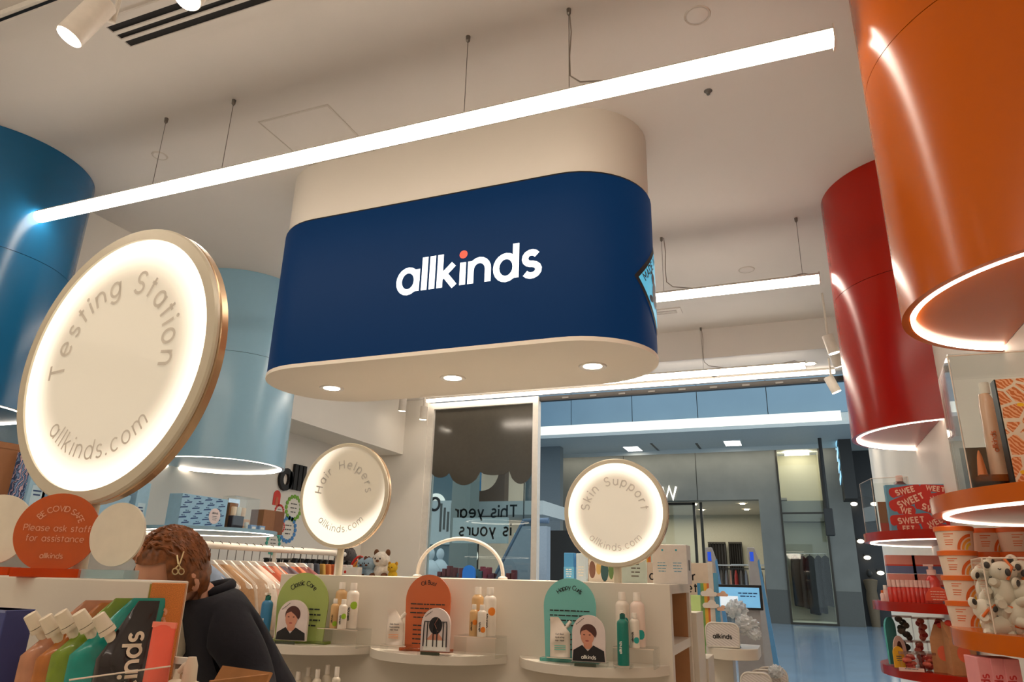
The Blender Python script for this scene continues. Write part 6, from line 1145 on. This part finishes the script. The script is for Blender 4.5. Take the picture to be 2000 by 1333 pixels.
# koala toys in a clear bin
N2 = Vector((.405, 2.00, Z2)); clearcase('clear acrylic bin full of koala toys on the middle orange shelf', N2, (N2.x + .01, N2.y + .17), (N2.x + .25, N2.y - .04), Z2, at(1893, 1090, Y=N2.y).z, False, .004)
M_koa = mat('koala_cream', (222, 212, 194), .7, var=.04); M_knose = mat('koala_black', (46, 38, 36), .5)
def koala(label, px, py, Y, rot, s=.037):
    p = at(px, py, Y=Y); t = thing('koala_toy', label, 'toy', p, group='koala toys'); t.rotation_euler = rot
    MB().ell((0, 0, -s * .55), s * .72, s * .66, s * .95, 18, 12).build('body', M_koa, t, smooth=70); h = MB().ell((0, -s * .1, s * .72), s * .80, s * .66, s * .62, 18, 12).build('head', M_koa, t, smooth=70)
    for k in (-1, 1):
        MB().ell((k * s * .86, 0, s * 1.05), s * .36, s * .2, s * .36).build('ear', M_koa, h, smooth=70); MB().ell((k * s * .90, -s * .14, s * 1.05), s * .2, s * .1, s * .22).build('inner_ear', M_knose, h, smooth=70)
        MB().tube([(k * s * .16 + k * s * .18, -s * .70, s * .86), (k * s * .40, -s * .70, s * .80), (k * s * .5, -s * .64, s * .86)], s * .035, 6).build('closed_eye', M_knose, h)
        MB().tube([(k * s * .5, -s * .2, -s * .05), (k * s * .85, -s * .55, s * .0), (k * s * .95, -s * .8, s * .05)], [s * .3, s * .27, s * .22], 10).build('arm', M_koa, t, smooth=70); MB().tube([(k * s * .4, -s * .2, -s * 1.2), (k * s * .55, -s * .75, -s * 1.3)], [s * .34, s * .26], 10).build('leg', M_koa, t, smooth=70)
    MB().ell((0, -s * .76, s * .66), s * .17, s * .12, s * .24, 10, 8).build('nose', M_knose, h, smooth=70); MB().tube([(0, -s * .6, s * .2), (s * .3, -s * .7, s * 1.0), (s * .1, -s * .3, s * 1.5)], s * .09, 8).build('cord', M_tubo, t, smooth=60)
KP = [('upright koala toy in the middle of the bin', 1960, 1140, 2.06, (0, .05, .2)), ('koala toy tilted left at the upper corner of the bin', 1926, 1138, 2.11, (.3, -.5, .7)), ('koala toy peeking at the upper right of the bin', 1998, 1135, 2.10, (.2, .4, -.3)), ('koala toy hanging head down at the left of the bin', 1930, 1182, 2.08, (.3, -2.2, .5)), ('koala toy lying on its side in the bin centre', 1962, 1195, 2.07, (.4, 1.35, .2)), ('koala toy facing left at the right of the bin', 1996, 1182, 2.05, (.1, .35, .9)), ('koala toy lying at the bottom right of the bin', 1972, 1222, 2.06, (.2, 1.5, .1)), ('koala toy in the bottom left corner of the bin', 1940, 1218, 2.12, (.1, -.3, .6)), ('koala toy at the bottom by the picture edge', 2010, 1215, 2.06, (.2, -1.0, 0))]
for k in KP: koala(*k)
# pink boxes below the middle orange shelf
for k in range(3):
    p = at(1925 + 26 * k, 1300, Y=2.06); t = thing('pink_carton', ('left', 'middle', 'right')[k] + ' pink carton with red vertical lettering under the orange shelf', 'carton', (p.x, 2.06, .96), math.radians(12), 'pink cartons'); w_ = .0165; H_ = .285
    boxo('body', mat('pink_card', (232, 150, 150), .5), (-w_, w_, -.0, .07, 0, H_), t, bevel=.0015); text(t, 'logo_lettering', 'allkinds', .0125, .26, mat('red_ink', (206, 50, 50), .5), (Vector((.003, 0, H_ - .075)), EZ, -EX), track=-.05); bars(t, 'small_print', mat('red_ink'), (Vector((-w_ * .7, -.0, H_ - .15)), EX, EZ), 3, w_ * 1.3, .008, .002, k, 'l')
# ================================================================== red shelf goods
ZA, ZB_, ZC = 1.65, 1.325, 1.035
clearcase('clear acrylic case at the left of the top red shelf', at(1716, 1045, Y=4.1), at(1692, 1045, Y=4.33), at(1790, 1045, Y=4.06), ZA, at(1716, 935, Y=4.1).z, False)
p = at(1735, 1000, Y=4.2); t = thing('kraft_card', 'brown card standing inside the left clear case', 'card', (p.x, 4.25, ZA)); boxo('sheet', M_kraft, (-.04, .05, 0, .006, 0, .17), t); boxo('red_strip', mat('red_strip', (186, 60, 40), .5), (-.04, .05, -.002, 0, .02, .06), t)
x0, x1, _, z1 = panel_at(1742, 1878, 945, 1045, 4.02)
t = thing('sweet_box', 'red and blue carton printed all over with the word sweet', 'carton', ((x0 + x1) / 2 + .0, 4.02, ZA), math.radians(4)); w_ = (x1 - x0) / 2; H_ = z1 - ZA
boxo('body', mat('sweet_blue', (96, 150, 176), .5), (-w_, w_, 0, .05, 0, H_), t, bevel=.002)
M_sr, M_sw = mat('sweet_red', (196, 44, 34), .5), mat('sweet_cream', (238, 196, 172), .5)
for k, (u, v, st, an, sz) in enumerate(((-.55, .86, 'SWEE', 14, .020), (.35, .90, 'WEET', -10, .018), (-.42, .66, 'SWEET', 22, .023), (.45, .70, 'WE C', 8, .02), (-.6, .44, 'WE', -8, .02), (.18, .46, 'SWEE', -22, .022), (.75, .5, 'EE', 20, .02), (-.5, .24, 'SWEET', 4, .021), (.25, .22, 'WEET', 24, .02), (.75, .24, 'ET', 10, .02), (-.6, .07, 'EET', 0, .018), (.3, .06, 'SWEET', -4, .017))):
    a = math.radians(an); U, V_ = Vector((math.cos(a), 0, math.sin(a))), Vector((-math.sin(a), 0, math.cos(a))); o_ = Vector((u * w_ * .9, 0, v * H_)); L = len(st) * sz * .8
    pts = [(-L + sz * .4, -sz * .9), (L - sz * .4, -sz * .9)] + arcp(L - sz * .4, .2 * sz, sz * .9, sz * 1.25, -90, 90, 6) + arcp(-L + sz * .4, .2 * sz, sz * .9, sz * 1.25, 90, 270, 6)
    cl_ = [(max(-w_, min(w_, (o_ + U * a_ + V_ * b_).x)), max(.001, min(H_ - .001, (o_ + U * a_ + V_ * b_).z))) for a_, b_ in pts]
    MB().prism(cl_, 0, .0006 + .0001 * k, (Vector(), EX, EZ)).build('print_cloud', M_sr, t)
    tx = text(t, 'print_word', st, sz * .82, .38, M_sw, (o_ + Vector((0, -.0022, 0)) - V_ * sz * .55, U, V_), track=-.1)
    for vtx in tx.data.vertices: vtx.co.x = max(-w_, min(w_, vtx.co.x)); vtx.co.z = max(.001, min(H_ - .001, vtx.co.z))
for k in range(2):
    p = at(1852 + 20 * k, 950, Y=4.10); t = thing('red_paddle', ('left', 'right')[k] + ' red rounded paddle standing behind the sweet carton', 'paddle', (p.x, 4.12 + .02 * k, ZA)); MB().prism([(-.02, 0), (.02, 0), (.03, .16)] + arcp(0, .19, .03, .05, 0, 180, 10) + [(-.03, .16)], -.004, .004).build('blade', mat('paddle_red', (206, 60, 40), .4), t); boxo('foot', M_sr, (-.03, .03, -.015, .015, 0, .008), t)
p = at(1760, 945, Y=4.12); t = thing('dark_bottle', 'dark red bottle top showing above the sweet carton', 'bottle', (p.x, 4.16, ZA)); H_ = at(1760, 930, Y=4.16).z - ZA; MB().lathe([(0, 0), (.035, 0), (.036, H_ - .05), (.015, H_ - .03), (0, H_ - .03)], 18).build('body', mat('wine_glass', (90, 40, 44), .3), t, smooth=50); MB().lathe([(.013, H_ - .03), (.018, H_ - .03), (.017, H_), (0, H_)], 14).build('cap', mat('pink_cap', (230, 190, 180), .4), t, smooth=40)
# middle red shelf
for c_ in range(2):
    for r_ in range(2):
        x0, x1, _, _ = panel_at(1738 + 51 * c_, 1786 + 51 * c_, 1080, 1140, 4.12); z0 = ZB_ + .045 + .088 * r_; t = thing('soap_carton', ('lower', 'upper')[r_] + ' ' + ('left', 'right')[c_] + ' pink, red and blue banded carton on the middle red shelf', 'carton', ((x0 + x1) / 2, 4.14, z0 if r_ else ZB_), 0, 'banded cartons'); w_ = (x1 - x0) / 2 * .99; b0 = 0; h_ = .088 if r_ else .1325
        for nm, f0, f1, cc in (('blue_band', 0, .40 if r_ else .55, (96, 112, 150)), ('red_band', .40 if r_ else .55, .48 if r_ else .62, (200, 60, 40)), ('pink_band', .48 if r_ else .62, .985, (216, 140, 126))): boxo(nm, mat('band_' + nm, cc, .5), (-w_, w_, 0, .08, h_ * f0, h_ * f1), t)
for k in range(10):
    p = at(1741 + 8.4 * k, 1170, Y=4.0); t = thing('mini_bottle', ('first', 'second', 'third', 'fourth', 'fifth', 'sixth', 'seventh', 'eighth', 'ninth', 'tenth')[k] + ' red mini bottle with pink cap from the left in the row', 'bottle', (p.x, 4.0 - .02 * math.sin(k / 9 * PI), ZB_), group='red mini bottles'); MB().lathe([(0, 0), (.0115, 0), (.012, .004), (.012, .062), (.008, .068), (0, .068)], 12).build('body', mat('red_gel', (206, 52, 40), .2, coat=.4), t, smooth=50); MB().lathe([(0, .068), (.010, .068), (.010, .10), (0, .10)], 12).build('cap', mat('pink_cap', (230, 190, 180), .4), t, smooth=40)
p = at(1833, 1172, Y=3.94); t = thing('red_pump', 'red pump bottle with pink collar behind the mini bottles', 'bottle', (p.x, 4.02, ZB_)); MB().lathe([(0, 0), (.03, 0), (.031, .10), (.016, .125), (0, .125)], 20).build('body', mat('red_gel'), t, smooth=50); MB().lathe([(0, .125), (.02, .125), (.02, .15), (.01, .152), (.01, .165), (0, .165)], 16).build('collar', mat('pink_cap'), t, smooth=40); MB().box(-.03, .012, -.01, .01, .165, .175).build('pump_head', mat('pink_cap'), t, bevel=.002)
t = thing('dome_sign', 'orange red dome-shaped shelf sign with pale print', 'sign', (at(1833, 1172, Y=3.86).x, 3.86, ZB_)); MB().prism([(-.05, .012), (.05, .012)] + arcp(0, .018, .05, .055, 0, 180, 16), -.003, .003).build('dome', mat('dome_red', (222, 76, 46), .5), t); bars(t, 'print', M_sw, (Vector((0, -.0032, .05)), EX, EZ), 4, .06, .011, .003, 3); boxo('base', M_acr, (-.055, .055, -.02, .02, 0, .012), t)
for k, (px, h_) in enumerate(((1722, .05), (1733, .075), (1746, .10))):
    p = at(px, 1172, Y=4.1); t = thing('tester_pot', ('left small', 'middle', 'right tall')[k] + ' clear tester pot at the left of the middle red shelf', 'pot', (max(p.x, .385), 4.13, ZB_)); MB().lathe([(0, 0), (.013, 0), (.014, h_ * .6), (.008, h_ * .75), (0, h_ * .75)], 14).build('body', mat('pink_pot', (236, 206, 196), .3), t, smooth=50); MB().lathe([(0, h_ * .75), (.009, h_ * .75), (.008, h_), (0, h_)], 12).build('cap', (M_tubo, M_wink, mat('pink_cap'))[k], t, smooth=40)
# lowest red shelf: jars, paper bags, boards
def jar(label, px, py, Y, z, r_, h_, c1, c2, seed):
    p = at(px, py, Y=Y); t = thing('scrunchie_jar', label, 'jar', (p.x, Y, z), group='jars on the lowest red shelf'); rnd = random.Random(seed)
    MB().lathe([(0, .001), (r_, .001), (r_, h_ - .01), (r_ * .98, h_ - .008)], 22).build('glass', M_acr, t, smooth=50); MB().lathe([(r_ * 1.02, h_ - .01), (r_ * 1.02, h_), (0, h_)], 22).build('lid', glassmat('jar_lid', (.75, .62, .58), 1.45, .05, .3, (190, 160, 150)), t, smooth=40)
    for k in range(7): a = rnd.uniform(0, 6.28); q = rnd.uniform(0, .5) * r_; MB().ell((q * math.cos(a), q * math.sin(a), .012 + (h_ - .03) * k / 6), r_ * rnd.uniform(.3, .46), r_ * rnd.uniform(.3, .46), h_ * .12, 12, 7, fn=lambda v: 1 + .2 * math.sin(8 * math.atan2(v.y, v.x))).build('hair_tie', mat('tie_' + str(c1 if k % 2 else c2), c1 if k % 2 else c2, .8), t, smooth=50)
DK, DK2, RD, RD2 = (52, 44, 36), (84, 64, 50), (190, 50, 44), (226, 110, 90)
jar('dark jar of hair ties at the bottom of the left jar stack', 1768, 1290, 4.12, ZC, .043, .115, DK, DK2, 1); jar('dark jar of hair ties at the top of the left jar stack', 1766, 1240, 4.12, ZC + .116, .043, .11, DK, DK2, 2)
jar('red jar in the lower middle of the jars', 1800, 1290, 4.14, ZC, .038, .115, RD, RD2, 3); jar('red jar in the upper middle of the jars', 1802, 1245, 4.14, ZC + .116, .038, .105, RD, RD2, 4); jar('red jar lower right behind the paper bags', 1832, 1290, 4.16, ZC, .038, .115, RD2, RD, 5); jar('red jar upper right behind the paper bags', 1833, 1245, 4.16, ZC + .116, .038, .105, RD, RD2, 6)
jar('squat red jar front left on the lowest red shelf', 1781, 1310, 3.95, ZC, .045, .075, RD, RD2, 7); jar('squat red jar front centre on the lowest red shelf', 1816, 1315, 3.93, ZC, .045, .08, RD, RD2, 8)
def paperbag(label, px, Y, z, w_, h_, rz, lean=.0):
    p = at(px, 1300, Y=Y); t = thing('paper_bag', label, 'bag', (p.x, Y, z), rz, 'kraft paper bags'); m = mat('kraft_paper', (186, 130, 86), .8, var=.08, bump=.2)
    MB().add([(-w_, -.03, 0), (w_, -.03, 0), (w_, .03, 0), (-w_, .03, 0), (-w_ * .95, -.03, h_ * .7), (w_ * .95, -.03, h_ * .7), (w_ * .95, .03, h_ * .7), (-w_ * .95, .03, h_ * .7), (-w_ * .9 + lean, -.004, h_), (w_ * .9 + lean, -.004, h_)], [(0, 3, 2, 1), (0, 1, 5, 4), (1, 2, 6, 5), (2, 3, 7, 6), (3, 0, 4, 7), (4, 5, 9, 8), (6, 7, 8, 9), (5, 6, 9), (7, 4, 8)]).build('bag', m, t); MB().prism(arcp(0, h_ * .4, w_ * .5, h_ * .16, 0, 360, 14)[:-1], 0, .001, (Vector((0, -.031, 0)), EX, EZ)).build('seal', mat('bag_seal', (222, 96, 60), .6), t)
    for k in (-1, 1): MB().ell((k * w_ * .35 + lean, -.01, h_ * .98), w_ * .3, .012, h_ * .06, 10, 6).build('ribbon_bow', mat('bow_red', (214, 60, 36), .6), t, smooth=50)
paperbag('brown paper bag with red bow leaning before the jars', 1848, 3.92, ZC, .05, .20, -.2, .02); paperbag('brown paper gift bag with red bow nearest the orange shelf', 1880, 3.86, ZC, .055, .215, .25, -.015)
p = at(1750, 1300, Y=4.05); t = thing('teal_board', 'tall teal curved board at the left of the lowest red shelf', 'sign board', (max(p.x, .39), 4.10, ZC), math.radians(60)); H_ = at(1746, 1206, Y=4.1).z - ZC; MB().prism([(-.05, .008), (.05, .008), (.055, H_ * .7)] + arcp(0, H_ - .05, .055, .05, 0, 180, 10) + [(-.055, H_ * .7)], -.004, .004).build('panel', mat('teal_panel', (90, 190, 190), .4), t); boxo('foot', M_acr, (-.05, .05, -.02, .02, 0, .008), t)
p = at(1741, 1305, Y=3.98); t = thing('yellow_tag', 'yellow arch-shaped tag with printed square at the shelf edge', 'tag', (max(p.x, .40), 3.97, ZC), math.radians(15)); MB().prism([(-.024, .004), (.024, .004)] + arcp(0, .065, .024, .03, 0, 180, 10), -.003, .003).build('card', mat('tag_yellow', (236, 176, 40), .5), t); bars(t, 'print', M_ink, (Vector((0, -.0032, .05)), EX, EZ), 3, .026, .009, .004, 2); boxo('foot', M_acr, (-.025, .025, -.012, .012, 0, .004), t)
p = at(1762, 1290, Y=3.99); t = thing('oval_card', 'pale oval picture card leaning at the jars', 'card', (p.x, 4.03, ZC), math.radians(30)); MB().prism(arcp(0, .07, .034, .068, 0, 360, 24)[:-1], -.002, .002).build('card', mat('oval_pink', (226, 190, 178), .5), t); MB().prism(arcp(0, .075, .014, .04, 0, 360, 14)[:-1], 0, .0006, (Vector((0, -.0024, 0)), EX, EZ)).build('printed_shape', mat('print_hair'), t)
t = thing('shelf_label', 'small pale pink price strip on the lowest red shelf', 'label', (at(1782, 1318, Y=3.86).x, 3.86, ZC)); boxo('strip', mat('pink_cap'), (-.05, .05, 0, .01, 0, .014), t); bars(t, 'print', M_ink, (Vector((0, 0, .009)), EX, EZ), 1, .07, .005, .003, 1)
